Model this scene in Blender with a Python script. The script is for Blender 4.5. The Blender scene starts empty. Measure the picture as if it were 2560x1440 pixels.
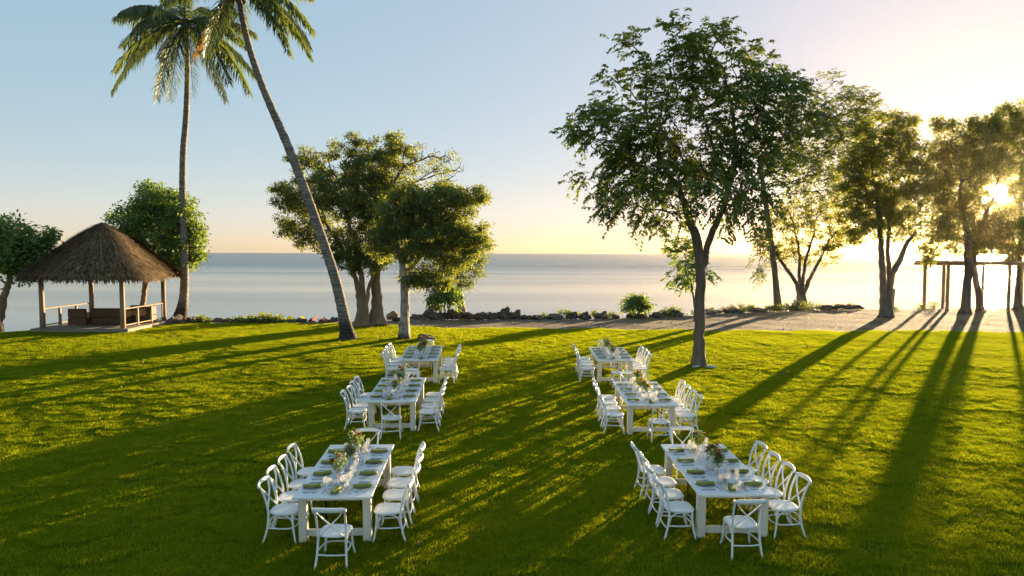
import bpy, math, random
import numpy as np
from mathutils import Vector, Matrix

R = math.radians
rng = np.random.default_rng(7)
random.seed(7)
scn = bpy.context.scene
col = scn.collection

# ------------------------------------------------------------------ camera
H = 4.35
FPX = 1706.667
TH = math.atan(92 / FPX)
ROLL = R(0.147)
cam_d = bpy.data.cameras.new('camera')
cam_d.sensor_width = 36.0
cam_d.lens = 24.0
cam_d.clip_start = 0.1
cam_d.clip_end = 60000
cam = bpy.data.objects.new('camera', cam_d)
col.objects.link(cam)
cam.matrix_world = (Matrix.Translation((0, 0, H)) @ Matrix.Rotation(math.pi / 2 - TH, 4, 'X')
                    @ Matrix.Rotation(ROLL, 4, 'Z'))
scn.camera = cam

# ------------------------------------------------------------------ sky, sun, exposure
SUN_AZ, SUN_EL = R(35.31), R(4.10)
world = bpy.data.worlds.new('World')
scn.world = world
world.use_nodes = True
wn, wl = world.node_tree.nodes, world.node_tree.links
wn.clear()
sky = wn.new('ShaderNodeTexSky')
sky.sky_type = 'NISHITA'
sky.sun_disc = True            # the low sun itself is in the picture
sky.sun_size = R(1.0)
sky.sun_intensity = 1.0
sky.sun_elevation = SUN_EL
sky.sun_rotation = SUN_AZ
sky.altitude = 0
sky.air_density = 0.8
sky.dust_density = 0.6
sky.ozone_density = 3.5
gam = wn.new('ShaderNodeGamma')
gam.inputs[1].default_value = 0.24
bg = wn.new('ShaderNodeBackground')
bg.inputs[1].default_value = 0.140
wo = wn.new('ShaderNodeOutputWorld')
wl.new(sky.outputs[0], gam.inputs[0])
tint = wn.new('ShaderNodeMix'); tint.data_type = 'RGBA'; tint.blend_type = 'MULTIPLY'
tint.inputs[0].default_value = 1.0
tint.inputs[7].default_value = (1.20, 1.0, 0.90, 1)
hsv = wn.new('ShaderNodeHueSaturation'); hsv.inputs['Saturation'].default_value = 1.68
wl.new(gam.outputs[0], hsv.inputs['Color'])
wl.new(hsv.outputs[0], tint.inputs[6])
wl.new(tint.outputs[2], bg.inputs[0])
wl.new(bg.outputs[0], wo.inputs[0])

sd = bpy.data.lights.new('sun_lamp', 'SUN')
sd.energy = 4.8
sd.angle = R(0.5)
sd.color = (1.0, 0.74, 0.42)
sun = bpy.data.objects.new('sun_lamp', sd)
col.objects.link(sun)
S = Vector((math.sin(SUN_AZ) * math.cos(SUN_EL), math.cos(SUN_AZ) * math.cos(SUN_EL), math.sin(SUN_EL)))
sun.rotation_euler = S.to_track_quat('Z', 'Y').to_euler()
sun.location = (30, 40, 30)

vs = scn.view_settings
vs.view_transform = 'Standard'
vs.look = 'None'
vs.gamma = 1.0
vs.exposure = 2.25
vs.use_curve_mapping = False
scn.render.engine = 'CYCLES'
scn.cycles.use_denoising = True
scn.cycles.max_bounces = 8
scn.cycles.transparent_max_bounces = 24
scn.cycles.caustics_reflective = False
scn.cycles.caustics_refractive = False
scn.cycles.sample_clamp_indirect = 6.0

# ------------------------------------------------------------------ survey of the site
def terrain(x, y):
    """lawn rises gently from the inland side to a plateau along the shore"""
    x = np.asarray(x, float); y = np.asarray(y, float)
    s = 0.031 - 0.0016 * np.clip(x, -6, 6)
    t = np.clip(y - 10.5, -5, None)
    g = np.where(t < 13, t, 13 + 3.0 * (1 - np.exp(-(t - 13) / 3.0)))
    return s * g

def bumps(x, y):
    return (0.010 * np.sin(x * 1.7 + 0.6 * np.sin(y * .9)) * np.sin(y * 1.3 + 0.8 * np.sin(x * .7))
            + 0.014 * np.sin(x * .61 + 1.3) * np.sin(y * .83 + x * .23) + 0.006 * np.sin(3.1 * x + 1.9 * y) * np.sin(2.7 * y - 1.1 * x))

def ray(px, py):
    x = (px - 1280) / FPX; u = (720 - py) / FPX
    c, s = math.cos(ROLL), math.sin(ROLL)
    X = x * c - u * s; U = x * s + u * c
    return np.array([X, math.cos(TH) + U * math.sin(TH), U * math.cos(TH) - math.sin(TH)])

def onland(px, py, dz=0.0):
    """survey: where a sight line meets the land (raised by dz)"""
    r = ray(px, py); z = 0.3 + dz
    for _ in range(30):
        t = (z - H) / r[2]
        p = r * t
        z = 0.5 * z + 0.5 * (float(terrain(p[0], p[1])) + dz)
    t = (z - H) / r[2]; p = r * t + np.array([0, 0, H])
    return p

def atdist(px, py, Y):
    r = ray(px, py)
    return r * (Y / r[1]) + np.array([0, 0, H])

# ------------------------------------------------------------------ helpers
def tag(o, label=None, cat=None, group=None, kind=None):
    if label: o['label'] = label
    if cat: o['category'] = cat
    if group: o['group'] = group
    if kind: o['kind'] = kind
    return o

def empty(name, loc=(0, 0, 0), rz=0.0):
    o = bpy.data.objects.new(name, None)
    o.empty_display_size = 0.2
    o.location = loc; o.rotation_euler = (0, 0, rz)
    col.objects.link(o)
    return o

def link_mesh(name, me, mat=None, parent=None):
    if mat is not None and not me.materials: me.materials.append(mat)
    o = bpy.data.objects.new(name, me)
    col.objects.link(o)
    if parent is not None: o.parent = parent
    return o

class MB:
    def __init__(self): self.v = []; self.f = []; self.s = []
    def add(self, v, f, smooth=True):
        b = len(self.v)
        self.v += [tuple(p) for p in v]
        self.f += [tuple(i + b for i in q) for q in f]
        self.s += [smooth] * len(f)
    def box(self, c, d, rot=None, bev=0.0):
        hx, hy, hz = d[0] / 2, d[1] / 2, d[2] / 2
        if bev <= 0:
            v = [Vector((x, y, z)) for x in (-hx, hx) for y in (-hy, hy) for z in (-hz, hz)]
            f = [(0, 1, 3, 2), (4, 6, 7, 5), (0, 4, 5, 1), (2, 3, 7, 6), (0, 2, 6, 4), (1, 5, 7, 3)]
        else:
            b = min(bev, hx * .9, hy * .9, hz * .9)
            v = []; 
            ring = [(-hx + b, -hy), (hx - b, -hy), (hx, -hy + b), (hx, hy - b), (hx - b, hy), (-hx + b, hy), (-hx, hy - b), (-hx, -hy + b)]
            def lev(z, k): return [Vector((x - math.copysign(min(k, abs(x)), x), y - math.copysign(min(k, abs(y)), y), z)) for x, y in ring]
            v = lev(-hz, b) + lev(-hz + b, 0) + lev(hz - b, 0) + lev(hz, b)
            f = [tuple(range(7, -1, -1)), tuple(range(24, 32))]
            for l in range(3):
                for i in range(8):
                    j = (i + 1) % 8
                    f.append((l * 8 + i, l * 8 + j, l * 8 + 8 + j, l * 8 + 8 + i))
        if rot is not None: v = [rot @ p for p in v]
        c = Vector(c)
        self.add([p + c for p in v], f, False)
    def tube(self, pts, rad, n=8, cap=True, flat=1.0):
        pts = [Vector(p) for p in pts]
        if not hasattr(rad, '__len__'): rad = [rad] * len(pts)
        up = Vector((0, 0, 1)) if abs((pts[-1] - pts[0]).normalized().z) < .9 else Vector((0, 1, 0))
        v = []; f = []
        for i, p in enumerate(pts):
            t = (pts[min(i + 1, len(pts) - 1)] - pts[max(i - 1, 0)]).normalized()
            a = t.cross(up).normalized(); b = a.cross(t).normalized()
            for k in range(n):
                an = 2 * math.pi * k / n
                v.append(p + a * (rad[i] * math.cos(an)) + b * (rad[i] * flat * math.sin(an)))
        for i in range(len(pts) - 1):
            for k in range(n):
                j = (k + 1) % n
                f.append((i * n + k, i * n + j, (i + 1) * n + j, (i + 1) * n + k))
        if cap:
            f.append(tuple(range(n - 1, -1, -1))); f.append(tuple(range((len(pts) - 1) * n, len(pts) * n)))
        self.add(v, f)
    def strap(self, pts, wid, thk, wdir):
        """flat bent strip: rectangular section, wdir the width direction"""
        pts = [Vector(p) for p in pts]; wdir = Vector(wdir); v = []; f = []
        for i, p in enumerate(pts):
            t = (pts[min(i + 1, len(pts) - 1)] - pts[max(i - 1, 0)]).normalized()
            w = (wdir - t * wdir.dot(t)).normalized(); n = w.cross(t)
            for a, b in ((-1, -1), (1, -1), (1, 1), (-1, 1)):
                v.append(p + w * (a * wid / 2) + n * (b * thk / 2))
        m = len(pts)
        for i in range(m - 1):
            for k in range(4):
                j = (k + 1) % 4
                f.append((i * 4 + k, i * 4 + j, i * 4 + 4 + j, i * 4 + 4 + k))
        f.append((3, 2, 1, 0)); f.append(tuple(range(m * 4 - 4, m * 4)))
        self.add(v, f, False)
    def lathe(self, prof, n=16, c=(0, 0, 0), close=False):
        v = []; f = []
        for r, z in prof:
            for k in range(n):
                a = 2 * math.pi * k / n
                v.append((c[0] + r * math.cos(a), c[1] + r * math.sin(a), c[2] + z))
        for i in range(len(prof) - 1):
            for k in range(n):
                j = (k + 1) % n
                f.append((i * n + k, i * n + j, (i + 1) * n + j, (i + 1) * n + k))
        self.add(v, f)
    def mesh(self, name):
        me = bpy.data.meshes.new(name)
        me.from_pydata(self.v, [], self.f)
        me.polygons.foreach_set('use_smooth', self.s)
        me.update()
        return me
    def build(self, name, mat, parent=None):
        return link_mesh(name, self.mesh(name), mat, parent)

def np_mesh(name, verts, faces, smooth=False):
    """verts (n,3), faces (m,k) arrays"""
    me = bpy.data.meshes.new(name)
    n, m, k = len(verts), len(faces), faces.shape[1]
    me.vertices.add(n); me.loops.add(m * k); me.polygons.add(m)
    me.vertices.foreach_set('co', np.ascontiguousarray(verts, np.float32).ravel())
    me.loops.foreach_set('vertex_index', np.ascontiguousarray(faces, np.int32).ravel())
    me.polygons.foreach_set('loop_start', np.arange(0, m * k, k, dtype=np.int32))
    me.polygons.foreach_set('use_smooth', np.full(m, smooth))
    me.update(calc_edges=True)
    return me

def copy_tree(o, parent=None):
    c = o.copy(); col.objects.link(c); c.parent = parent
    for ch in o.children: copy_tree(ch, c)
    return c

# ------------------------------------------------------------------ materials
class NT:
    def __init__(self, name):
        self.m = bpy.data.materials.new(name); self.m.use_nodes = True
        self.n = self.m.node_tree.nodes; self.l = self.m.node_tree.links
        self.n.clear(); self.out = self.n.new('ShaderNodeOutputMaterial')
    def node(self, t, **kw):
        nd = self.n.new(t)
        for k, v in kw.items():
            if k.startswith('i_'):
                key = k[2:]
                nd.inputs[int(key) if key.isdigit() else key.replace('_', ' ')].default_value = v
            else: setattr(nd, k, v)
        return nd
    def link(self, a, b): self.l.new(a, b)
    def noise(self, scale, detail=4, rough=.55, vec=None, coord='Object', stretch=None):
        nz = self.node('ShaderNodeTexNoise'); nz.inputs['Scale'].default_value = scale
        nz.inputs['Detail'].default_value = detail; nz.inputs['Roughness'].default_value = rough
        tc = self.node('ShaderNodeTexCoord') if coord != 'Position' else self.node('ShaderNodeNewGeometry')
        src = tc.outputs[coord]
        if stretch:
            mp = self.node('ShaderNodeMapping'); mp.inputs['Scale'].default_value = stretch
            self.link(src, mp.inputs['Vector']); src = mp.outputs[0]
        self.link(src, nz.inputs['Vector'])
        return nz.outputs['Fac']
    def ramp(self, fac, stops):
        r = self.node('ShaderNodeValToRGB'); e = r.color_ramp.elements
        while len(e) < len(stops): e.new(0.5)
        for el, (p, c) in zip(e, stops): el.position = p; el.color = (*c, 1)
        self.link(fac, r.inputs[0]); return r.outputs[0]
    def bump(self, h, strength=.3, dist=.02):
        b = self.node('ShaderNodeBump'); b.inputs['Strength'].default_value = strength; b.inputs['Distance'].default_value = dist
        self.link(h, b.inputs['Height']); return b.outputs[0]
    def done(self, sh): self.link(sh, self.out.inputs['Surface']); return self.m

def m_plain(name, c1, c2=None, scale=6, rough=.6, stretch=None, bump=0.0, bdist=.01, metal=0.0, coord='Object', spec=.5):
    t = NT(name); p = t.node('ShaderNodeBsdfPrincipled')
    p.inputs['Roughness'].default_value = rough; p.inputs['Metallic'].default_value = metal
    p.inputs['Specular IOR Level'].default_value = spec
    c2 = c2 or tuple(x * .82 for x in c1)
    nz = t.noise(scale, 5, .6, coord=coord, stretch=stretch)
    t.link(t.ramp(nz, [(.3, c1), (.7, c2)]), p.inputs['Base Color'])
    if bump:
        t.link(t.bump(nz, bump, bdist), p.inputs['Normal'])
    return t.done(p.outputs[0])

def m_leaf(name, c1, c2, trans, tmix=.4, gloss=.06, rough=.4, scale=.8):
    """thin leaf: diffuse, light coming through, faint waxy sheen"""
    t = NT(name)
    nz = t.noise(scale, 3, .6, coord='Position')
    oi = t.node('ShaderNodeNewGeometry')
    mx = t.node('ShaderNodeMath', operation='ADD'); 
    sc = t.node('ShaderNodeMath', operation='MULTIPLY_ADD'); sc.inputs[1].default_value = .5; sc.inputs[2].default_value = -.25
    t.link(oi.outputs['Random Per Island'], sc.inputs[0]); t.link(nz, mx.inputs[0]); t.link(sc.outputs[0], mx.inputs[1])
    cl = t.ramp(mx.outputs[0], [(.3, c1), (.7, c2)])
    d = t.node('ShaderNodeBsdfDiffuse'); t.link(cl, d.inputs[0])
    tr = t.node('ShaderNodeBsdfTranslucent')
    tc = t.ramp(mx.outputs[0], [(.3, tuple(x * .8 for x in trans)), (.7, trans)]); t.link(tc, tr.inputs[0])
    a = t.node('ShaderNodeMixShader'); a.inputs[0].default_value = tmix
    t.link(d.outputs[0], a.inputs[1]); t.link(tr.outputs[0], a.inputs[2])
    g = t.node('ShaderNodeBsdfGlossy'); g.inputs['Roughness'].default_value = rough
    b = t.node('ShaderNodeMixShader'); b.inputs[0].default_value = gloss
    t.link(a.outputs[0], b.inputs[1]); t.link(g.outputs[0], b.inputs[2])
    return t.done(b.outputs[0])

def m_glass(name, tint=(1, 1, 1), rough=.06):
    """thin clear glass: sees through head-on, reflects towards the edges"""
    t = NT(name)
    tr = t.node('ShaderNodeBsdfTransparent'); tr.inputs[0].default_value = (*tint, 1)
    g = t.node('ShaderNodeBsdfGlossy'); g.inputs['Roughness'].default_value = rough
    fr = t.node('ShaderNodeLayerWeight'); fr.inputs[0].default_value = .5
    pw = t.node('ShaderNodeMath', operation='POWER'); pw.inputs[1].default_value = 3.0; t.link(fr.outputs['Facing'], pw.inputs[0])
    m = t.node('ShaderNodeMath', operation='MULTIPLY_ADD'); m.inputs[1].default_value = .85; m.inputs[2].default_value = .13
    t.link(pw.outputs[0], m.inputs[0])
    x = t.node('ShaderNodeMixShader'); t.link(m.outputs[0], x.inputs[0])
    t.link(tr.outputs[0], x.inputs[1]); t.link(g.outputs[0], x.inputs[2])
    tl = t.node('ShaderNodeBsdfTranslucent'); tl.inputs[0].default_value = (.95, .95, .95, 1)      # white translucent share added to imitate the sparkle of light through glass
    y = t.node('ShaderNodeMixShader'); y.inputs[0].default_value = .065
    t.link(x.outputs[0], y.inputs[1]); t.link(tl.outputs[0], y.inputs[2])
    return t.done(y.outputs[0])

M = {}
M['white'] = m_plain('white_paint', (.85, .85, .84), (.80, .80, .79), 9, .38, bump=.05)
M['cream'] = m_plain('whitewashed_wood', (.80, .76, .66), (.68, .62, .50), 7, .5, stretch=(1, 1, .25), bump=.1)
M['top'] = m_plain('tabletop_paint', (.84, .84, .83), (.74, .76, .77), 5, .33, stretch=(7, .6, 1), bump=.05)
M['dark_metal'] = m_plain('dark_steel', (.03, .03, .03), None, 8, .5, metal=.6)
M['steel'] = m_plain('cutlery_steel', (.6, .6, .6), None, 8, .18, metal=1)
M['screw'] = m_plain('screw_head', (.06, .06, .07), None, 8, .5, metal=.5)
M['napkin'] = m_plain('green_linen', (.24, .29, .035), (.18, .23, .03), 60, .9, bump=.2, bdist=.003)
M['glass'] = m_glass('clear_glass')
M['water'] = m_glass('clear_water', (.93, .97, .95))
M['candle'] = m_plain('candle_wax', (.82, .76, .62), None, 10, .5)
M['leaf_b'] = m_leaf('bouquet_leaf', (.05, .11, .02), (.10, .18, .03), (.30, .42, .05), .4, scale=8)
M['leaf_e'] = m_leaf('pale_eucalyptus_leaf', (.20, .30, .20), (.28, .38, .26), (.35, .45, .25), .35, scale=8)
M['orange'] = m_leaf('orange_petal', (.75, .24, .04), (.80, .38, .06), (.85, .35, .06), .35, scale=10)
M['yellow'] = m_leaf('yellow_petal', (.80, .55, .06), (.85, .65, .12), (.85, .60, .08), .35, scale=10)
M['red'] = m_leaf('dark_red_petal', (.32, .05, .04), (.45, .08, .05), (.5, .1, .05), .3, scale=10)
M['blush'] = m_leaf('cream_petal', (.80, .66, .52), (.85, .74, .62), (.85, .7, .5), .35, scale=10)
M['bark'] = m_plain('grey_brown_bark', (.17, .135, .10), (.075, .06, .045), 5, .9, stretch=(1, 1, .25), bump=.8, bdist=.04)
M['bark_pale'] = m_plain('pale_bark', (.34, .29, .23), (.15, .12, .09), 4, .9, stretch=(1, 1, .5), bump=.7, bdist=.03)
def m_footed(name, c1, c2, foot, h0):
    t = NT(name); p = t.node('ShaderNodeBsdfPrincipled'); p.inputs['Roughness'].default_value = .9
    nz = t.noise(5, 5, .65, stretch=(1, 1, .6)); tc = t.node('ShaderNodeTexCoord'); sp = t.node('ShaderNodeSeparateXYZ'); t.link(tc.outputs['Object'], sp.inputs[0])
    a = t.node('ShaderNodeMath', operation='ADD'); t.link(nz, a.inputs[0]); t.link(sp.outputs['Z'], a.inputs[1])
    mr = t.node('ShaderNodeMapRange'); mr.inputs['From Min'].default_value = h0 + .65; mr.inputs['From Max'].default_value = h0 + .4; t.link(a.outputs[0], mr.inputs['Value'])
    mx = t.node('ShaderNodeMix', data_type='RGBA'); t.link(mr.outputs[0], mx.inputs[0]); t.link(t.ramp(nz, [(.35, c1), (.65, c2)]), mx.inputs[6]); mx.inputs[7].default_value = (*foot, 1)
    t.link(mx.outputs[2], p.inputs['Base Color']); t.link(t.bump(nz, .7, .03), p.inputs['Normal'])
    return t.done(p.outputs[0])
M['bark_white'] = m_footed('whitewashed_bark', (.46, .42, .36), (.16, .13, .10), (.035, .028, .022), .25)
M['bark_warm'] = m_plain('warm_brown_bark', (.26, .18, .11), (.13, .09, .055), 5, .9, stretch=(1, 1, .25), bump=.8, bdist=.04)
M['twig'] = m_plain('twig_bark', (.15, .12, .09), (.09, .07, .05), 6, .9)
def m_thatch():
    t = NT('palm_thatch'); p = t.node('ShaderNodeBsdfPrincipled'); p.inputs['Roughness'].default_value = .95; p.inputs['Specular IOR Level'].default_value = .1
    nz = t.noise(2.2, 4, .65, coord='Position'); ge = t.node('ShaderNodeNewGeometry')
    a = t.node('ShaderNodeMath', operation='ADD'); t.link(nz, a.inputs[0])
    k = t.node('ShaderNodeMath', operation='MULTIPLY_ADD'); k.inputs[1].default_value = .8; k.inputs[2].default_value = -.4
    t.link(ge.outputs['Random Per Island'], k.inputs[0]); t.link(k.outputs[0], a.inputs[1])
    t.link(t.ramp(a.outputs[0], [(.15, (.055, .038, .022)), (.5, (.17, .12, .068)), (.9, (.30, .21, .115))]), p.inputs['Base Color'])
    return t.done(p.outputs[0])
M['thatch'] = m_thatch()
M['post'] = m_plain('weathered_timber', (.34, .24, .14), (.22, .15, .085), 5, .8, stretch=(3, 3, .4), bump=.3)
M['deck'] = m_plain('deck_timber', (.32, .26, .20), (.20, .16, .12), 4, .8, stretch=(8, .5, 1), bump=.2)
M['wicker'] = m_plain('brown_wicker', (.14, .07, .03), (.06, .03, .014), 50, .7, bump=.5, bdist=.01)
M['cane'] = m_plain('honey_cane', (.52, .34, .15), (.40, .25, .10), 30, .7, bump=.4, bdist=.01)
M['cushion'] = m_plain('white_cushion', (.72, .72, .70), None, 8, .9)
M['rock'] = m_plain('coral_rock', (.18, .145, .115), (.05, .04, .032), 3.0, .95, bump=1.0, bdist=.12)
M['rock_tan'] = m_plain('tan_rock', (.42, .30, .18), (.25, .17, .10), 2.5, .95, bump=.8, bdist=.08)
M['stone'] = m_plain('pale_stone', (.45, .44, .42), (.30, .29, .28), 5, .9, bump=.5, bdist=.02)

# ground materials
def m_sand():
    t = NT('sand'); p = t.node('ShaderNodeBsdfPrincipled'); p.inputs['Roughness'].default_value = .95
    p.inputs['Specular IOR Level'].default_value = .15
    a = t.noise(.25, 5, .6, coord='Position'); b = t.noise(9, 6, .7, coord='Position'); c = t.noise(60, 4, .7, coord='Position')
    big = t.ramp(a, [(.35, (.34, .25, .165)), (.62, (.19, .13, .078))])
    sm = t.ramp(b, [(.35, (.55, .55, .55)), (.65, (1.1, 1.1, 1.1))])
    mx = t.node('ShaderNodeMix', data_type='RGBA', blend_type='MULTIPLY'); mx.inputs[0].default_value = 1
    t.link(big, mx.inputs[6]); t.link(sm, mx.inputs[7]); t.link(mx.outputs[2], p.inputs['Base Color'])
    ad = t.node('ShaderNodeMath', operation='ADD'); t.link(b, ad.inputs[0]); t.link(c, ad.inputs[1])
    t.link(t.bump(ad.outputs[0], .8, .06), p.inputs['Normal'])
    return t.done(p.outputs[0])
M['sand'] = m_sand()
M['soil'] = m_plain('turf_soil', (.055, .095, .008), (.045, .070, .008), 3, 1.0, coord='Position', bump=.3, bdist=.03, spec=0.0)

def m_grass():
    t = NT('grass_blade')
    nz = t.noise(.22, 6, .7, coord='Position'); nz2 = t.noise(3, 3, .6, coord='Position')
    ge = t.node('ShaderNodeNewGeometry')
    s = t.node('ShaderNodeMath', operation='ADD'); t.link(nz, s.inputs[0]); t.link(nz2, s.inputs[1])
    k = t.node('ShaderNodeMath', operation='MULTIPLY_ADD'); k.inputs[1].default_value = .5
    t.link(s.outputs[0], k.inputs[0])
    r = t.node('ShaderNodeMath', operation='MULTIPLY_ADD'); r.inputs[1].default_value = .5; r.inputs[2].default_value = -.25
    t.link(ge.outputs['Random Per Island'], r.inputs[0]); t.link(r.outputs[0], k.inputs[2])
    dcol = t.ramp(k.outputs[0], [(.25, (.055, .115, .004)), (.55, (.095, .155, .006)), (.85, (.20, .200, .018))])
    tcol = t.ramp(k.outputs[0], [(.25, (.32, .42, .008)), (.55, (.52, .56, .010)), (.85, (.70, .66, .03))])
    d = t.node('ShaderNodeBsdfDiffuse'); t.link(dcol, d.inputs[0])
    tr = t.node('ShaderNodeBsdfTranslucent'); t.link(tcol, tr.inputs[0])
    a = t.node('ShaderNodeMixShader'); a.inputs[0].default_value = .5
    t.link(d.outputs[0], a.inputs[1]); t.link(tr.outputs[0], a.inputs[2])
    return t.done(a.outputs[0])
M['grass'] = m_grass()

def m_sea():
    t = NT('sea_water'); p = t.node('ShaderNodeBsdfPrincipled')
    p.inputs['Base Color'].default_value = (.06, .105, .125, 1)
    p.inputs['IOR'].default_value = 1.33
    ge = t.node('ShaderNodeNewGeometry'); sp = t.node('ShaderNodeSeparateXYZ'); t.link(ge.outputs['Position'], sp.inputs[0])
    wind = t.noise(1, 3, .6, coord='Position', stretch=(.004, .03, 1))         # long wind streaks
    far = t.node('ShaderNodeMapRange'); far.inputs['From Min'].default_value = 110; far.inputs['From Max'].default_value = 260
    t.link(sp.outputs['Y'], far.inputs['Value'])
    wr = t.node('ShaderNodeMapRange'); wr.inputs['From Min'].default_value = .42; wr.inputs['From Max'].default_value = .62
    t.link(wind, wr.inputs['Value'])
    add = t.node('ShaderNodeMath', operation='MULTIPLY_ADD'); add.inputs[1].default_value = .35; add.use_clamp = True
    t.link(wr.outputs[0], add.inputs[0]); t.link(far.outputs[0], add.inputs[2])
    rip = t.noise(1, 5, .65, coord='Position', stretch=(1.6, 3.6, 1))
    st = t.node('ShaderNodeMapRange'); st.inputs['To Min'].default_value = .06; st.inputs['To Max'].default_value = .30
    t.link(add.outputs[0], st.inputs['Value'])
    b = t.node('ShaderNodeBump'); b.inputs['Distance'].default_value = .25
    t.link(st.outputs[0], b.inputs['Strength']); t.link(rip, b.inputs['Height']); t.link(b.outputs[0], p.inputs['Normal'])
    ro = t.node('ShaderNodeMapRange'); ro.inputs['To Min'].default_value = .05; ro.inputs['To Max'].default_value = .28
    t.link(add.outputs[0], ro.inputs['Value']); t.link(ro.outputs[0], p.inputs['Roughness'])
    return t.done(p.outputs[0])
M['sea'] = m_sea()

# ------------------------------------------------------------------ the setting
def curve(pix):
    w = np.array([onland(*p)[:2] for p in pix]); w = w[np.argsort(w[:, 0])]
    return w
SHORE = curve([(-120, 833), (0, 829), (250, 816), (480, 807), (870, 802), (1100, 797), (1400, 795), (1700, 788), (2000, 775), (2300, 772), (2560, 767)])
LAWN = curve([(-120, 835), (0, 831), (250, 826), (480, 809), (700, 809), (860, 812), (1000, 814), (1100, 821), (1400, 822), (1700, 826), (2000, 828), (2300, 829), (2560, 831)])
def shore_y(x): return np.interp(x, SHORE[:, 0], SHORE[:, 1]) + 0.25 * np.sin(x * .9) + .15 * np.sin(x * 2.3 + 1)
def lawn_y(x): return np.interp(x, LAWN[:, 0], LAWN[:, 1]) + 0.06 * np.sin(x * 1.7)

SEA_Z = -1.15
# ground: sandy land sheet that drops under the sea
xs = np.concatenate([np.linspace(-300, -62, 12), np.linspace(-60, 75, 271), np.linspace(80, 400, 14)])
vv = np.concatenate([np.linspace(-30, 30, 121)[:-1] / 30 * 1.0, np.zeros(0)])
rows = []
prof = [(-60, None), (-30, None)] + [(o, None) for o in np.linspace(-26, -1.0, 60)] + [(-.4, None), (0, -.06), (.5, -.35), (1.0, -.8), (1.8, -1.4), (3.5, -2.0), (9, -2.6), (30, -3.2)]
for o, dz in prof:
    y = shore_y(xs) + o if o > -27 else np.full_like(xs, o + 10.0)
    z = terrain(xs, y) + .03 * np.sin(xs * 1.1 + y * .7) * np.sin(y * .9)
    under = np.clip((lawn_y(xs) - .6 - y) / .6, 0, 1)
    z = z - .16 * under - .5 * np.clip((lawn_y(xs) - 2 - y) / 3, 0, 1)
    if dz is not None: z = z + dz
    rows.append(np.stack([xs, y, z], 1))
V = np.concatenate(rows); nx = len(xs); ny = len(prof)
ii, jj = np.meshgrid(np.arange(ny - 1), np.arange(nx - 1), indexing='ij')
F = np.stack([ii * nx + jj, ii * nx + jj + 1, (ii + 1) * nx + jj + 1, (ii + 1) * nx + jj], -1).reshape(-1, 4)
g = link_mesh('ground', np_mesh('ground', V, F, True), M['sand']); tag(g, 'pale sandy ground along the shore', 'ground', kind='structure')

# lawn sheet
xs = np.linspace(-60, 60, 401); vv = np.linspace(0, 1, 261)
Yl = lawn_y(xs)
V = np.stack([np.broadcast_to(xs, (261, 401)), -18 + vv[:, None] * (Yl[None] + 18), np.zeros((261, 401))], -1)
V[..., 2] = terrain(V[..., 0], V[..., 1]) + bumps(V[..., 0], V[..., 1]) + .02 * np.clip((1 - vv[:, None]) * 60, 0, 1) + .002
V = V.reshape(-1, 3); nx, ny = 401, 261
ii, jj = np.meshgrid(np.arange(ny - 1), np.arange(nx - 1), indexing='ij')
F = np.stack([ii * nx + jj, ii * nx + jj + 1, (ii + 1) * nx + jj + 1, (ii + 1) * nx + jj], -1).reshape(-1, 4)
o = link_mesh('lawn', np_mesh('lawn', V, F, True), M['soil']); tag(o, 'mown green lawn under the dining tables', 'lawn', kind='structure')
def lawn_z(x, y): return terrain(x, y) + bumps(x, y) + .03

# sea
ys = np.concatenate([np.linspace(20, 200, 40), np.geomspace(210, 1600, 12)])
xs = np.concatenate([-np.geomspace(1900, 100, 12), np.linspace(-90, 90, 37), np.geomspace(100, 1900, 12)])
V = np.stack(np.meshgrid(xs, ys), -1).reshape(-1, 2); V = np.c_[V, np.full(len(V), SEA_Z)]
nx, ny = len(xs), len(ys)
ii, jj = np.meshgrid(np.arange(ny - 1), np.arange(nx - 1), indexing='ij')
F = np.stack([ii * nx + jj, ii * nx + jj + 1, (ii + 1) * nx + jj + 1, (ii + 1) * nx + jj], -1).reshape(-1, 4)
o = link_mesh('sea', np_mesh('sea', V, F, True), M['sea']); tag(o, 'calm sea reaching to the horizon', 'sea', kind='structure')

# grass blades: round tufts of turf scattered over the lawn
def turf_patch(name, n, rad, seed, hmin=.020, hmax=.048, w=.010):
    r = np.random.default_rng(seed)
    a = r.uniform(0, 2 * np.pi, n); d = rad * np.sqrt(r.uniform(0, 1, n))
    b = np.stack([d * np.cos(a), d * np.sin(a), np.full(n, -.012)], 1)
    clump = .85 + .3 * (np.sin(b[:, 0] * 9 + seed) * np.sin(b[:, 1] * 8) > .1)
    h = r.uniform(hmin, hmax, n) * clump; az = r.uniform(0, 2 * np.pi, n); ln = r.uniform(.1, .75, n) * h
    side = np.stack([-np.sin(az), np.cos(az), np.zeros(n)], 1) * (w / 2 * r.uniform(.6, 1.3, n))[:, None]
    tip = b + np.stack([np.cos(az) * ln, np.sin(az) * ln, h + .012], 1)
    V = np.stack([b - side, b + side, tip], 1).reshape(-1, 3)
    F = np.arange(3 * n).reshape(-1, 3)
    me = np_mesh(name, V, F); me.materials.append(M['grass'])
    return bpy.data.objects.new(name, me)
patches = [turf_patch('turf_tuft', 3600, .56, s) for s in (1, 2, 3)]
pts = []
for y in np.arange(7.6, 47, .56):
    half = .80 * y + 2.5
    for x in np.arange(-half, half, .56):
        xx = x + random.uniform(-.2, .2); yy = y + random.uniform(-.2, .2)
        if yy < lawn_y(xx) - .40 + random.uniform(-.25, .25): pts.append((xx, yy))
pts = np.array(pts); pz = lawn_z(pts[:, 0], pts[:, 1])
me = bpy.data.meshes.new('grass'); me.from_pydata(np.c_[pts, pz].tolist(), [], [])
grass = link_mesh('grass', me); tag(grass, 'short mown grass blades covering the lawn', 'grass', kind='stuff')
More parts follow.
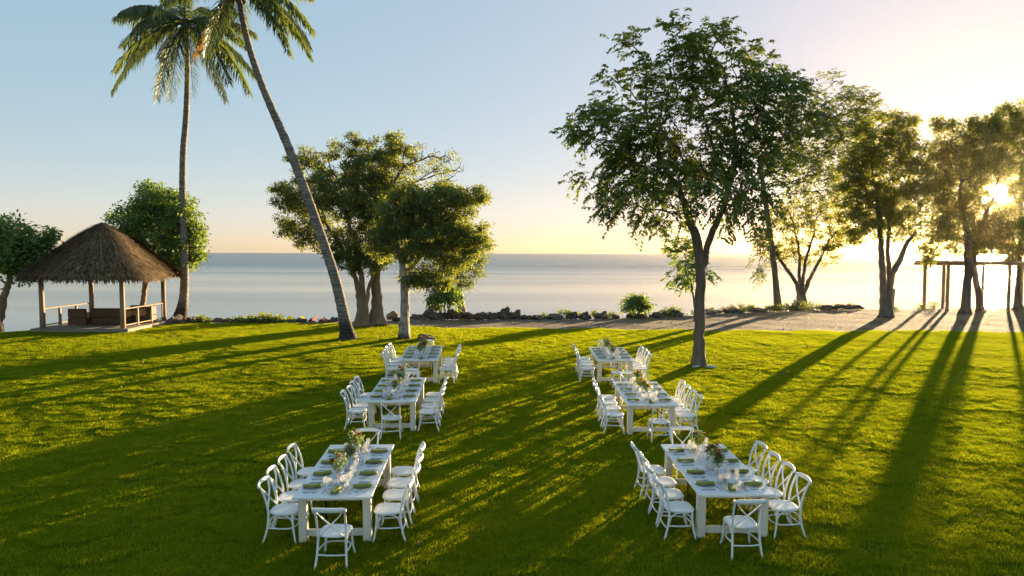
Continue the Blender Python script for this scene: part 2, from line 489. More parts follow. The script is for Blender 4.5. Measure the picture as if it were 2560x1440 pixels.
gt = bpy.data.node_groups.new('grass_scatter', 'GeometryNodeTree')
gt.interface.new_socket('Geometry', in_out='INPUT', socket_type='NodeSocketGeometry')
gt.interface.new_socket('Geometry', in_out='OUTPUT', socket_type='NodeSocketGeometry')
gi = gt.nodes.new('NodeGroupInput'); go = gt.nodes.new('NodeGroupOutput')
m2p = gt.nodes.new('GeometryNodeMeshToPoints'); iop = gt.nodes.new('GeometryNodeInstanceOnPoints')
jn = gt.nodes.new('GeometryNodeJoinGeometry')
for p_ in patches:
    oi = gt.nodes.new('GeometryNodeObjectInfo'); oi.inputs['Object'].default_value = p_
    oi.inputs['As Instance'].default_value = True
    gt.links.new(oi.outputs['Geometry'], jn.inputs[0])
rr = gt.nodes.new('FunctionNodeRandomValue'); rr.data_type = 'FLOAT_VECTOR'
rr.inputs[0].default_value = (-.02, -.02, 0); rr.inputs[1].default_value = (.02, .02, 6.283)
ri = gt.nodes.new('FunctionNodeRandomValue'); ri.data_type = 'INT'
[s for s in ri.inputs if s.name == 'Min' and s.type == 'INT'][0].default_value = 0
[s for s in ri.inputs if s.name == 'Max' and s.type == 'INT'][0].default_value = 2
rs = gt.nodes.new('FunctionNodeRandomValue'); rs.data_type = 'FLOAT'
[s for s in rs.inputs if s.name == 'Min' and s.type == 'VALUE'][0].default_value = .85
[s for s in rs.inputs if s.name == 'Max' and s.type == 'VALUE'][0].default_value = 1.2
gt.links.new(gi.outputs[0], m2p.inputs[0]); gt.links.new(m2p.outputs[0], iop.inputs['Points'])
gt.links.new(jn.outputs[0], iop.inputs['Instance']); iop.inputs['Pick Instance'].default_value = True
gt.links.new([s for s in ri.outputs if s.type == 'INT'][0], iop.inputs['Instance Index'])
gt.links.new(rr.outputs[0], iop.inputs['Rotation'])
gt.links.new([s for s in rs.outputs if s.type == 'VALUE'][0], iop.inputs['Scale'])
gt.links.new(iop.outputs[0], go.inputs[0])
md = grass.modifiers.new('scatter', 'NODES'); md.node_group = gt
print('turf patches', len(pts))

# ------------------------------------------------------------------ trees
def leaf_cloud(centres, n, spread, ln, wd, r, droop=.3, flat=.6, outward=None, curl=.25):
    """kite shaped leaves (two triangles each) around every centre"""
    k = len(centres)
    c = np.repeat(centres, n, 0); N = len(c)
    off = r.normal(0, 1, (N, 3)); off /= np.linalg.norm(off, axis=1, keepdims=True) + 1e-9
    off *= (r.uniform(0, 1, N) ** .6)[:, None]
    off[:, 2] *= flat
    base = c + off * spread
    d = off + r.normal(0, .45, (N, 3)); d[:, 2] -= droop
    d /= np.linalg.norm(d, axis=1, keepdims=True) + 1e-9
    up = np.array([0, 0, 1.]) + r.normal(0, .55, (N, 3))
    s = np.cross(d, up); s /= np.linalg.norm(s, axis=1, keepdims=True) + 1e-9
    nn = np.cross(s, d)
    L = ln * r.uniform(.65, 1.25, N)[:, None]; W = wd * r.uniform(.7, 1.2, N)[:, None]
    mid = base + d * L * .5 + nn * L * .06
    tip = base + d * L - nn * L * curl * .5
    V = np.stack([base, mid - s * W / 2, tip, mid + s * W / 2], 1).reshape(-1, 3)
    q = np.arange(N)[:, None] * 4
    F = np.concatenate([q + [[0, 1, 3]], q + [[1, 2, 3]]], 1).reshape(-1, 3)
    return V, F

def spray_cloud(centres, outdir, n, ln, leafl, leafw, r, pairs=5):
    """drooping feathered sprays: leaflets in pairs along a bent stalk"""
    Vs = []
    k = len(centres); c = np.repeat(centres, n, 0); N = len(c)
    d = np.repeat(outdir, n, 0) * .8 + r.normal(0, .75, (N, 3)); d[:, 2] += .32
    d /= np.linalg.norm(d, axis=1, keepdims=True) + 1e-9
    L = ln * r.uniform(.6, 1.25, N)[:, None]
    c = c + r.normal(0, .16, (N, 3))
    s = np.cross(d, [0, 0, 1.]); s /= np.linalg.norm(s, axis=1, keepdims=True) + 1e-9
    for j in range(pairs):
        t = (j + 1) / pairs
        p = c + d * L * t; p[:, 2] -= (L[:, 0] * .38) * t * t
        tang = d.copy(); tang[:, 2] -= 1.1 * t; tang /= np.linalg.norm(tang, axis=1, keepdims=True) + 1e-9
        for sg in (-1, 1):
            dd = s * sg * .8 + tang * .55 + r.normal(0, .22, (N, 3)); dd[:, 2] -= .15
            dd /= np.linalg.norm(dd, axis=1, keepdims=True) + 1e-9
            w = np.cross(dd, np.array([0, 0, 1.]) + r.normal(0, .35, (N, 3))); w /= np.linalg.norm(w, axis=1, keepdims=True) + 1e-9
            l = leafl * (1.1 - .35 * t) * r.uniform(.75, 1.2, N)[:, None]; ww = leafw * r.uniform(.8, 1.2, N)[:, None]
            mid = p + dd * l * .45; tip = p + dd * l; tip[:, 2] -= l[:, 0] * .18
            Vs.append(np.stack([p, mid - w * ww / 2, tip, mid + w * ww / 2], 1))
    V = np.concatenate(Vs).reshape(-1, 3); q = np.arange(len(V) // 4)[:, None] * 4
    F = np.concatenate([q + [[0, 1, 3]], q + [[1, 2, 3]]], 1).reshape(-1, 3)
    return V, F

def frustums(A, B, ra, rb, n=5):
    d = B - A; d = d / (np.linalg.norm(d, axis=1, keepdims=True) + 1e-9)
    ref = np.where(np.abs(d[:, 2:3]) < .9, np.array([[0, 0, 1.]]), np.array([[0, 1., 0]]))
    a = np.cross(d, ref); a /= np.linalg.norm(a, axis=1, keepdims=True) + 1e-9
    b = np.cross(a, d)
    an = np.arange(n) * 2 * np.pi / n
    ring = a[:, None] * np.cos(an)[None, :, None] + b[:, None] * np.sin(an)[None, :, None]
    V = np.concatenate([A[:, None] + ring * ra[:, None, None], B[:, None] + ring * rb[:, None, None]], 1).reshape(-1, 3)
    q = np.arange(len(A))[:, None, None] * 2 * n; k = np.arange(n); j = (k + 1) % n
    F = (q + np.stack([k, j, j + n, k + n], 1)[None]).reshape(-1, 4)
    return V, F

def grow(att, roots, seg, kill, r, iters=90, sag=0.0):
    """branches that grow towards the crown's volume from the tops of the stems"""
    P = [np.array(p) for p, par in roots]; par = [q for _, q in roots]
    pos = np.array(P); alive = np.ones(len(att), bool)
    dist = np.linalg.norm(att[:, None] - pos[None], axis=2); near = dist.argmin(1); nd = dist.min(1)
    for it in range(iters):
        ia = np.where(alive)[0]
        if len(ia) == 0: break
        acc = {}
        for i in ia:
            v = att[i] - pos[near[i]]; v = v / (np.linalg.norm(v) + 1e-9)
            if near[i] in acc: acc[near[i]] += v
            else: acc[near[i]] = v.copy()
        new = []; np_ = []
        for k, v in acc.items():
            v = v / (np.linalg.norm(v) + 1e-9) + r.normal(0, .18, 3); v[2] += sag
            v /= np.linalg.norm(v) + 1e-9
            new.append(pos[k] + v * seg); np_.append(k)
        b = len(pos); new = np.array(new)
        pos = np.concatenate([pos, new]); par += np_
        dn = np.linalg.norm(att[:, None] - new[None], axis=2); m = dn.min(1); am = dn.argmin(1)
        up = m < nd; nd[up] = m[up]; near[up] = b + am[up]
        alive &= nd > kill
    return pos, par

TRUNKS = []
def tree(name, label, cat, base, stems, blobs, leaf, r_seed, n_att=420, bark='bark', seg=.42, group=None, style='cloud',
         n=70, spread=.42, ln=.15, wd=.075, depth=1.0, twig_r=.012, hole=None, shell=.5, flare=1.5, att_kill=1.15, flat=.7, droop=.3, bare=None, pairs=5):
    """base: picture point of the foot; stems: list of [(px,py,width_px,dy)...] foot to fork; blobs: crown lobes (px,py,rx,ry,dy)"""
    r = np.random.default_rng(r_seed)
    b = onland(*base); Y = b[1]; pm = FPX / Y
    root = empty(name, b.tolist()); tag(root, label, cat, group)
    roots = []; tops = []
    for st in stems:
        pts = []; rad = []
        for i, s in enumerate(st):
            px, py, w = s[:3]; dy = s[3] if len(s) > 3 else 0
            p = atdist(px, py, Y + dy)
            if i == 0: p = onland(px, py); p[2] -= .12; p[1] += dy
            pts.append(p); rad.append(w / pm / 2)
        # smooth polyline
        pts = np.array(pts); rad = np.array(rad)
        t = np.linspace(0, len(pts) - 1, (len(pts) - 1) * 5 + 1)
        sp = np.stack([np.interp(t, np.arange(len(pts)), pts[:, k]) for k in range(3)], 1)
        ker = np.array([1, 2, 3, 2, 1]) / 9.; s2 = sp.copy()
        for k in range(3): s2[2:-2, k] = np.convolve(sp[:, k], ker, 'valid')
        s2[3:-2] += r.normal(0, .018, s2[3:-2].shape) * [1, 1, 0]
        rr_ = np.interp(t, np.arange(len(pts)), rad)
        hh = s2[:, 2] - s2[0, 2]
        rr_ = rr_ * (1 + (flare - 1) * np.exp(-hh / .28))
        mb = MB(); nseg = 14
        mb.tube((s2 - b).tolist(), rr_.tolist(), nseg)
        # buttressed, lumpy foot
        vv_ = np.array(mb.v); ang = np.arctan2(vv_[:, 1] - (s2[0] - b)[1], vv_[:, 0] - (s2[0] - b)[0])
        k_ = np.exp(-(vv_[:, 2] + .12) / .35)[:, None] * .18 * np.sin(ang * 4 + r_seed)[:, None] * rr_[0]
        vv_[:, :2] += np.stack([np.cos(ang), np.sin(ang)], 1) * k_
        mb.v = [tuple(x) for x in vv_]
        mb.build('trunk', M[bark], root)
        prev = -1; kk = len(s2)
        for i in range(int(kk * .62), kk):
            roots.append((s2[i], prev)); prev = len(roots) - 1
        tops.append((len(roots) - 1, rr_[-1]))
    # crown volume
    att = []
    vol = np.array([bl[2] * bl[3] for bl in blobs], float); vol /= vol.sum()
    for bl, f in zip(blobs, vol):
        m = max(6, int(n_att * f)); dy = bl[4] if len(bl) > 4 else 0
        c = atdist(bl[0], bl[1], Y + dy); rx, rz = bl[2] / pm, bl[3] / pm
        d = r.normal(0, 1, (m, 3)); d /= np.linalg.norm(d, axis=1, keepdims=True)
        d *= (r.uniform(0, 1, m) ** shell)[:, None]
        att.append(c + d * [rx, rx * .8 * depth, rz])
    att = np.concatenate(att)
    if hole is not None:
        for hp, hr in hole:
            dd = np.abs((att[:, 0] / att[:, 1]) - hp[0]) ** 2 + np.abs(((att[:, 2] - H) / att[:, 1]) - hp[1]) ** 2
            att = att[dd > hr * hr]
    pos, par = grow(att, roots, seg, seg * att_kill, r)
    npos = len(pos); cnt = np.zeros(npos); ch = np.zeros(npos, int)
    for i in range(npos - 1, -1, -1):
        if ch[i] == 0: cnt[i] = 1
        if par[i] >= 0: cnt[par[i]] += cnt[i]; ch[par[i]] += 1
    nr = len(roots)
    e = np.array([i for i in range(npos) if par[i] >= 0 and i >= nr]); pe = np.array([par[i] for i in e])
    ctop = max(cnt[t] for t, _ in tops); rtop = max(w for _, w in tops)
    rad = np.maximum(twig_r, rtop * .95 * (cnt / max(ctop, 1)) ** .5); rad = np.minimum(rad, rtop)
    Vb, Fb = frustums(pos[pe] - b, pos[e] - b, np.minimum(rad[pe], rad[e] * 1.5), rad[e], 6)
    link_mesh('branches', np_mesh('branches', Vb, Fb, True), M[bark], root)['kind'] = 'stuff'
    tips = pos[[i for i in range(nr, npos) if ch[i] == 0]]
    cen = np.concatenate([att, tips]) if bare is None else np.concatenate([att, tips])
    if bare is not None:
        keep = np.array([not bare(q, Y) for q in cen]); cen = cen[keep]
    cc = cen.mean(0)
    if style == 'spray':
        od = cen - cc; od /= np.linalg.norm(od, axis=1, keepdims=True) + 1e-9
        Vl, Fl = spray_cloud(cen, od, n, spread, ln, wd, r, pairs)
    else:
        Vl, Fl = leaf_cloud(cen, n, spread, ln, wd, r, droop=droop, flat=flat)
    if hole is not None:
        q = Vl.reshape(-1, 4, 3).mean(1)
        keep = np.ones(len(q), bool)
        for hp, hr in hole:
            keep &= ((q[:, 0] / q[:, 1] - hp[0]) ** 2 + ((q[:, 2] - H) / q[:, 1] - hp[1]) ** 2) > hr * hr
        Vl = Vl.reshape(-1, 4, 3)[keep].reshape(-1, 3)
        qq = np.arange(len(Vl) // 4)[:, None] * 4
        Fl = np.concatenate([qq + [[0, 1, 3]], qq + [[1, 2, 3]]], 1).reshape(-1, 3)
    cr = link_mesh('crown', np_mesh('crown', Vl - b, Fl), M[leaf], root); tag(cr, kind='stuff')
    print(name, 'leaves', len(Fl) // 2, 'twigs', len(e))
    return root

M['lf_big'] = m_leaf('broad_tree_leaf', (.045, .085, .020), (.085, .130, .028), (.34, .42, .04), .42, .05, .45)
M['lf_shore'] = m_leaf('shore_tree_leaf', (.050, .085, .020), (.090, .125, .028), (.36, .42, .04), .40, .05, .45)
M['lf_olive'] = m_leaf('olive_tree_leaf', (.050, .090, .020), (.100, .140, .032), (.46, .50, .05), .40, .05, .45)
M['lf_sun'] = m_leaf('sunset_tree_leaf', (.048, .078, .014), (.080, .112, .020), (.48, .48, .04), .46, .03, .45)
M['lf_fresh'] = m_leaf('fresh_green_leaf', (.055, .120, .020), (.095, .170, .030), (.36, .50, .04), .40, .06, .4)
M['palm'] = m_leaf('palm_leaflet', (.045, .080, .024), (.080, .110, .032), (.30, .38, .05), .28, .07, .4)
M['palm_dry'] = m_leaf('dry_palm_leaflet', (.22, .13, .03), (.30, .18, .05), (.60, .34, .06), .38, .05, .5)

SUNDIR = (S.x / S.y, S.z / S.y)
tree('broad_tree', 'tall broad leafy tree with single grey trunk standing on the lawn', 'tree', (1748, 915),
     [[(1748, 917, 34), (1748, 860, 28), (1751, 760, 25), (1752, 680, 25), (1742, 600, 24), (1722, 545, 19), (1700, 480, 13)],
      [(1748, 917, 20, .02), (1752, 690, 16, .04), (1772, 600, 17, .3), (1800, 540, 15, .8), (1830, 450, 10, 1.2)]],
     [(1690, 150, 150, 100), (1560, 320, 140, 75, -.6), (1800, 190, 150, 120, .8), (1680, 330, 170, 130), (1480, 300, 90, 50, .5), (1545, 440, 110, 70, .8),
      (1900, 310, 140, 150, -.8), (1620, 510, 120, 60, -.8), (1780, 450, 150, 90, -1.2), (1930, 240, 90, 60, .5), (1650, 420, 150, 100, 1.5), (1860, 530, 70, 50, .3), (1580, 200, 70, 50)],
     'lf_big', 11, n_att=600, seg=.36, style='spray', n=4, spread=.50, ln=.20, wd=.085, depth=1.0, shell=.34, pairs=6)
tree('slender_tree', 'slender leaning tree with bare pole trunk rising behind the broad tree', 'tree', (1946, 772),
     [[(1946, 772, 20), (1938, 690, 14), (1925, 580, 13), (1908, 470, 12), (1897, 400, 9)]],
     [(2060, 300, 110, 110), (2120, 380, 80, 90), (1960, 360, 90, 80), (2150, 280, 60, 60, 1), (2030, 440, 90, 60), (1903, 600, 25, 50, -.8), (1898, 660, 12, 40, -.8)],
     'lf_shore', 12, n_att=470, seg=.42, style='spray', n=5, spread=.6, ln=.21, wd=.09, shell=.45)
tree('forked_tree', 'small shore tree forking low into four slim stems', 'tree', (2004, 768),
     [[(2004, 770, 25), (2003, 735, 22), (1990, 705, 10), (1960, 665, 8), (1938, 630, 6)], [(2005, 770, 20), (2004, 735, 14), (2008, 690, 8), (2016, 640, 7), (2030, 600, 5)],
      [(2003, 770, 20), (2003, 735, 14), (1998, 690, 8), (2000, 640, 7), (1990, 590, 5)], [(2005, 770, 20), (2006, 735, 14), (2025, 695, 9), (2050, 650, 7), (2068, 610, 5)]],
     [(1990, 560, 85, 55), (1925, 620, 35, 55), (2065, 620, 50, 50), (2060, 540, 60, 45), (1990, 630, 60, 35), (2100, 590, 35, 40), (1968, 520, 50, 35)],
     'lf_sun', 13, n_att=330, seg=.33, n=26, spread=.34, ln=.17, wd=.09, shell=.5)
tree('double_trunk_tree', 'tree on the sand with two trunks splitting near the ground', 'tree', (2214, 792),
     [[(2214, 794, 30), (2209, 740, 17), (2207, 680, 15), (2202, 620, 14), (2200, 550, 12), (2190, 470, 8)], [(2216, 794, 30, .05), (2222, 740, 16, .05), (2227, 690, 15, .1), (2250, 650, 13, .2), (2265, 610, 11, .3), (2290, 580, 7, .3)],
      [(2218, 794, 24, .08), (2222, 735, 15, .08), (2226, 690, 12, .1), (2217, 640, 10, .2), (2222, 580, 9, .4), (2235, 500, 6, .5)]],
     [(2215, 340, 85, 60), (2205, 440, 100, 80), (2165, 540, 75, 60), (2265, 540, 55, 70), (2145, 440, 55, 60), (2130, 585, 40, 30), (2270, 370, 45, 60), (2215, 520, 70, 60, 1), (2125, 500, 45, 60), (2290, 440, 40, 60), (2285, 300, 25, 20), (2170, 370, 60, 60)],
     'lf_sun', 14, n_att=760, seg=.36, n=38, spread=.36, ln=.18, wd=.095, shell=.45)
HOLE = [(SUNDIR, 22 / FPX), ((SUNDIR[0] - .02, SUNDIR[1] - .012), 9 / FPX)]
tree('clustered_tree', 'dense tree with two leaning stems behind the timber frame posts', 'tree', (2418, 782),
     [[(2412, 784, 22), (2420, 700, 18), (2422, 640, 20), (2415, 560, 13), (2400, 480, 9)], [(2452, 778, 17), (2444, 720, 15), (2432, 660, 14), (2440, 600, 11), (2470, 520, 8)]],
     [(2430, 360, 100, 75), (2380, 440, 75, 80), (2455, 440, 60, 90), (2420, 590, 90, 55), (2335, 620, 35, 25), (2350, 390, 40, 60), (2320, 640, 18, 35), (2480, 590, 60, 60), (2400, 520, 80, 60), (2500, 390, 60, 60), (2350, 310, 30, 25), (2340, 470, 40, 50), (2470, 320, 60, 40), (2520, 560, 50, 60), (2350, 560, 50, 50)],
     'lf_sun', 15, n_att=900, seg=.38, n=44, spread=.4, ln=.19, wd=.10, hole=HOLE, shell=.5)
tree('sunset_tree', 'bushy tree against the low sun beside the timber frame', 'tree', (2546, 772),
     [[(2546, 774, 20), (2544, 730, 13), (2548, 690, 12), (2550, 620, 11), (2552, 500, 9)], [(2538, 774, 9), (2540, 730, 7), (2546, 690, 6)]],
     [(2545, 310, 65, 60), (2570, 600, 85, 70), (2560, 440, 55, 90), (2530, 640, 40, 40), (2600, 350, 80, 100), (2620, 500, 90, 100), (2520, 270, 30, 20)],
     'lf_sun', 16, n_att=640, seg=.42, n=42, spread=.4, ln=.19, wd=.10, hole=HOLE, shell=.5)
# trees outside the frame on the sun side go on as the grove does (their shade lies on the lawn)
tree('grove_tree', 'leafy tree of the grove just past the timber frame', 'tree', (2790, 790),
     [[(2790, 792, 26), (2788, 720, 20), (2792, 640, 16), (2800, 540, 10)]],
     [(2790, 400, 130, 110), (2740, 520, 90, 80), (2860, 520, 90, 80)], 'lf_sun', 17, n_att=260, seg=.45, n=36, spread=.55, ln=.2, wd=.1)

tree('olive_leaf_tree', 'wide round-crowned tree with several grey stems beside the leaning palm', 'tree', (905, 815),
     [[(905, 818, 36), (900, 760, 16), (893, 710, 13), (882, 680, 11), (855, 620, 9), (815, 560, 7)], [(908, 818, 32, .1), (908, 760, 16, .1), (905, 700, 14, .1), (890, 620, 11, .2), (860, 520, 8, .3)],
      [(912, 818, 24, .05), (916, 760, 10, .05), (922, 720, 9, .1), (938, 670, 8, .2), (950, 610, 7, .3)]],
     [(770, 400, 50, 35), (760, 480, 75, 60), (725, 500, 45, 40), (870, 360, 42, 28), (860, 430, 90, 55), (880, 500, 110, 60), (760, 590, 60, 35), (860, 590, 90, 60), (930, 560, 60, 70), (720, 570, 25, 30), (900, 650, 60, 35), (770, 540, 80, 50, .8), (700, 490, 30, 35), (930, 640, 60, 45), (870, 640, 60, 40), (820, 480, 80, 60, -.8)],
     'lf_olive', 21, n_att=620, seg=.34, n=74, spread=.31, ln=.13, wd=.065, shell=.42, flat=.62, bark='bark_warm')
tree('thick_trunk_tree', 'tree with thick straight trunk and half bare twiggy top', 'tree', (943, 812),
     [[(943, 814, 46), (942, 770, 28), (940, 700, 23), (940, 640, 22), (950, 560, 16), (960, 480, 10)]],
     [(960, 380, 70, 40), (1020, 390, 50, 45), (930, 440, 80, 60), (1000, 460, 80, 60), (985, 350, 22, 25), (1060, 400, 40, 40), (1100, 410, 50, 45), (1100, 420, 60, 45, .6), (1110, 420, 60, 40, -.6), (1140, 440, 30, 30), (1150, 425, 30, 30, .5), (1070, 370, 30, 20), (960, 520, 70, 60)],
     'lf_olive', 22, n_att=640, seg=.32, n=56, spread=.30, ln=.13, wd=.065, shell=.42, flat=.7, bark='bark_warm',
     bare=lambda q, Y: (q[0] / q[1] * FPX + 1280 > 1045 and random.random() < .93) or (q[0] / q[1] * FPX + 1280 > 1000 and random.random() < .4))
tree('white_trunk_tree', 'tree with pale white-painted trunk and spreading crown near the palm-row tables', 'tree', (1010, 848),
     [[(1010, 850, 30), (1011, 800, 23), (1013, 740, 21), (1012, 690, 21), (1000, 640, 13), (985, 580, 9)], [(1012, 850, 24, .05), (1014, 740, 17, .1), (1020, 690, 16, .2), (1030, 640, 12, .3), (1050, 570, 9, .4)],
      [(1011, 850, 22, .05), (1014, 700, 13, .1), (1034, 660, 10, .4), (1075, 620, 8, .5)]],
     [(1080, 490, 100, 45), (1020, 530, 90, 60), (1150, 500, 65, 35), (1160, 570, 65, 45), (1090, 580, 90, 60), (1030, 620, 60, 50), (1130, 640, 70, 45), (1080, 690, 60, 30), (1200, 610, 30, 40), (1195, 490, 28, 25), (960, 600, 50, 50), (1040, 690, 40, 30), (1000, 560, 60, 60, .8)],
     'lf_olive', 23, n_att=620, seg=.32, n=74, spread=.31, ln=.13, wd=.065, shell=.42, flat=.7, bark='bark_white')
tree('rear_tree', 'shaded tree on the rocks behind the white-trunked tree', 'tree', (1158, 787),
     [[(1158, 790, 20), (1150, 740, 14), (1146, 690, 12), (1150, 640, 9)]],
     [(1150, 600, 70, 55), (1130, 670, 55, 35), (1185, 640, 40, 40), (1190, 680, 25, 15), (1150, 710, 40, 15)],
     'lf_shore', 24, n_att=220, seg=.36, n=40, spread=.4, ln=.14, wd=.07, bark='bark_pale')
tree('glossy_tree', 'round glossy green tree rising behind the thatched gazebo', 'tree', (352, 800),
     [[(352, 802, 14), (356, 760, 13), (362, 720, 12), (366, 690, 12), (385, 620, 9)], [(353, 802, 12), (358, 745, 9), (370, 700, 8), (395, 640, 7)]],
     [(390, 500, 55, 45), (340, 550, 65, 55), (440, 530, 60, 55), (400, 590, 90, 60), (470, 600, 45, 50), (450, 660, 50, 30), (330, 590, 45, 40), (500, 640, 22, 15), (370, 470, 18, 20), (490, 570, 25, 30), (420, 670, 50, 25)],
     'lf_fresh', 25, n_att=560, seg=.33, n=44, spread=.36, ln=.155, wd=.095, shell=.5, bark='bark_warm')
tree('spreading_tree', 'low spreading fresh green tree at the water edge beside the gazebo', 'tree', (-8, 828),
     [[(-8, 830, 24), (2, 780, 18), (12, 735, 16), (22, 705, 14), (30, 660, 9)]],
     [(10, 580, 65, 45), (60, 610, 60, 45), (20, 650, 80, 40), (120, 595, 35, 22), (-60, 620, 80, 60), (60, 680, 40, 25), (110, 640, 25, 20), (-100, 680, 60, 40)],
     'lf_fresh', 26, n_att=360, seg=.33, style='cloud', n=28, spread=.40, ln=.20, wd=.11, shell=.5, bark='bark_warm')
tree('sapling', 'thin sapling with big drooping leaves behind the broad tree trunk', 'sapling', (1738, 800),
     [[(1738, 802, 6), (1736, 750, 5), (1730, 710, 4), (1715, 680, 3)]],
     [(1700, 690, 36, 20), (1725, 655, 30, 30), (1690, 625, 20, 25), (1760, 690, 20, 15), (1715, 620, 25, 18)],
     'lf_fresh', 27, n_att=60, seg=.22, style='spray', n=3, spread=.55, ln=.26, wd=.11, twig_r=.01)
tree('leafy_shrub', 'leafy shrub on bare thin stems among the shore rocks', 'shrub', (1108, 797),
     [[(1103, 797, 4), (1100, 770, 4), (1095, 745, 3)], [(1110, 797, 4), (1112, 760, 4), (1115, 740, 3)], [(1118, 797, 4), (1124, 765, 4), (1130, 745, 3)]],
     [(1112, 735, 42, 22), (1090, 755, 22, 18), (1140, 750, 20, 16), (1085, 780, 12, 12), (1115, 718, 25, 12)],
     'lf_fresh', 28, n_att=120, seg=.2, n=15, spread=.33, ln=.24, wd=.10, twig_r=.01, droop=.7)
tree('leafy_shrub', 'compact round shrub standing alone on the rocks across the path', 'shrub', (1592, 798),
     [[(1588, 798, 4), (1586, 785, 4), (1580, 770, 3)], [(1594, 798, 4), (1597, 780, 4), (1605, 765, 3)]],
     [(1590, 755, 34, 18), (1575, 770, 20, 12), (1615, 768, 18, 12), (1600, 745, 20, 10)],
     'lf_fresh', 29, n_att=100, seg=.2, n=13, spread=.34, ln=.22, wd=.10, twig_r=.01, droop=.6)

# ------------------------------------------------------------------ coconut palms
def palm(label, stem, fronds, seed, dy_top=0.0):
    r = np.random.default_rng(seed)
    b = onland(*stem[0][:2]); Y = b[1]; pm = FPX / Y
    root = empty('coconut_palm', b.tolist()); tag(root, label, 'palm', 'coconut palms')
    pts = []; rad = []
    for i, (px, py, w) in enumerate(stem):
        p = atdist(px, py, Y + dy_top * i / (len(stem) - 1)) if i else b + np.array([0, 0, -.15])
        pts.append(p); rad.append(w / pm / 2)
    pts = np.array(pts); t0 = np.arange(len(pts)); t = np.linspace(0, len(pts) - 1, 90)
    sp = np.stack([np.interp(t, t0, pts[:, k]) for k in range(3)], 1)
    for _ in range(3):
        s2 = sp.copy(); s2[3:-3] = (sp[:-6] + sp[1:-5] + sp[2:-4] + sp[3:-3] + sp[4:-2] + sp[5:-1] + sp[6:]) / 7; sp = s2
    rr_ = np.interp(t, t0, rad) * (1 + .035 * ((np.arange(90) % 2) * 2 - 1))      # ring scars
    hh = sp[:, 2] - sp[0, 2]; rr_ *= 1 + .6 * np.exp(-hh / .30)
    mb = MB(); mb.tube((sp - b).tolist(), rr_.tolist(), 14)
    mb.build('trunk', M['palm_bark'], root)
    top = sp[-1]
    mb = MB(); mb.tube([(top - b + np.array([0, 0, z])).tolist() for z in (-.25, 0, .3, .6)], [.16, .24, .2, .05], 10)
    mb.build('heart', M['twig'], root)
    mb = MB()
    for k in range(7):
        a = k * .9; c = top - b + np.array([.24 * math.cos(a), .24 * math.sin(a), -.22 - .1 * (k % 2)])
        mb.lathe([(.001, -.13), (.07, -.09), (.1, 0), (.07, .09), (.001, .13)], 8, c)
    mb.build('coconuts', M['nut'], root)['kind'] = 'stuff'
    for (az, el, L, sag, dry) in fronds:
        az = R(az); el = R(el); n = 46
        d = np.array([math.sin(az) * math.cos(el), math.cos(az) * math.cos(el), math.sin(el)])
        tt = np.linspace(0, 1, 24)
        cv = top - b + np.array([0, 0, .15]) + d[None] * (L * (tt * (1 - .15 * tt))[:, None]); cv[:, 2] -= sag * L * tt ** 2.1
        mb = MB(); mb.tube(cv.tolist(), np.interp(tt, [0, .1, 1], [.05, .032, .006]).tolist(), 5)
        nb = len(mb.v); fv = list(mb.v); ff = list(mb.f); fs = list(mb.s)
        u = np.linspace(.10, .995, n); pc = np.stack([np.interp(u, tt, cv[:, k]) for k in range(3)], 1)
        tg = np.gradient(pc, axis=0); tg /= np.linalg.norm(tg, axis=1, keepdims=True)
        sd_ = np.cross(tg, [0, 0, 1.]); sd_ /= np.linalg.norm(sd_, axis=1, keepdims=True) + 1e-9
        ll = 1.08 * np.clip(np.interp(u, [.1, .3, .6, 1], [.45, 1, .95, .35]), 0, 1) * (L / 4.2)
        for sg in (-1, 1):
            for rep in (0, 1):
                j = r.normal(0, .16, (n, 3))
                dd = sd_ * sg * .75 + tg * (.55 + .3 * rep) + j; dd[:, 2] -= .25 + .25 * rep
                dd /= np.linalg.norm(dd, axis=1, keepdims=True)
                l_ = (ll * r.uniform(.8, 1.1, n))[:, None]
                p0 = pc + tg * (rep * .04); p1 = p0 + dd * l_ * .5; p1[:, 2] -= .04 * l_[:, 0]
                p2 = p0 + dd * l_ * .92; p2[:, 2] -= (.26 + r.uniform(0, .2, n)) * l_[:, 0]
                w = np.cross(dd, sd_ * sg + np.array([0, 0, .9])); w /= np.linalg.norm(w, axis=1, keepdims=True) + 1e-9
                w *= .030
                for i in range(n):
                    k = len(fv); fv += [tuple(p0[i] - w[i] * .6), tuple(p0[i] + w[i] * .6), tuple(p1[i] + w[i]), tuple(p1[i] - w[i]), tuple(p2[i])]
                    ff += [(k, k + 1, k + 2, k + 3), (k + 3, k + 2, k + 4)]; fs += [False, False]
        mb.v, mb.f, mb.s = fv, ff, fs
        mb.build('frond', M['palm_dry' if dry else 'palm'], root)
    return root
M['nut'] = m_plain('green_coconut', (.10, .10, .02), None, 4, .5)
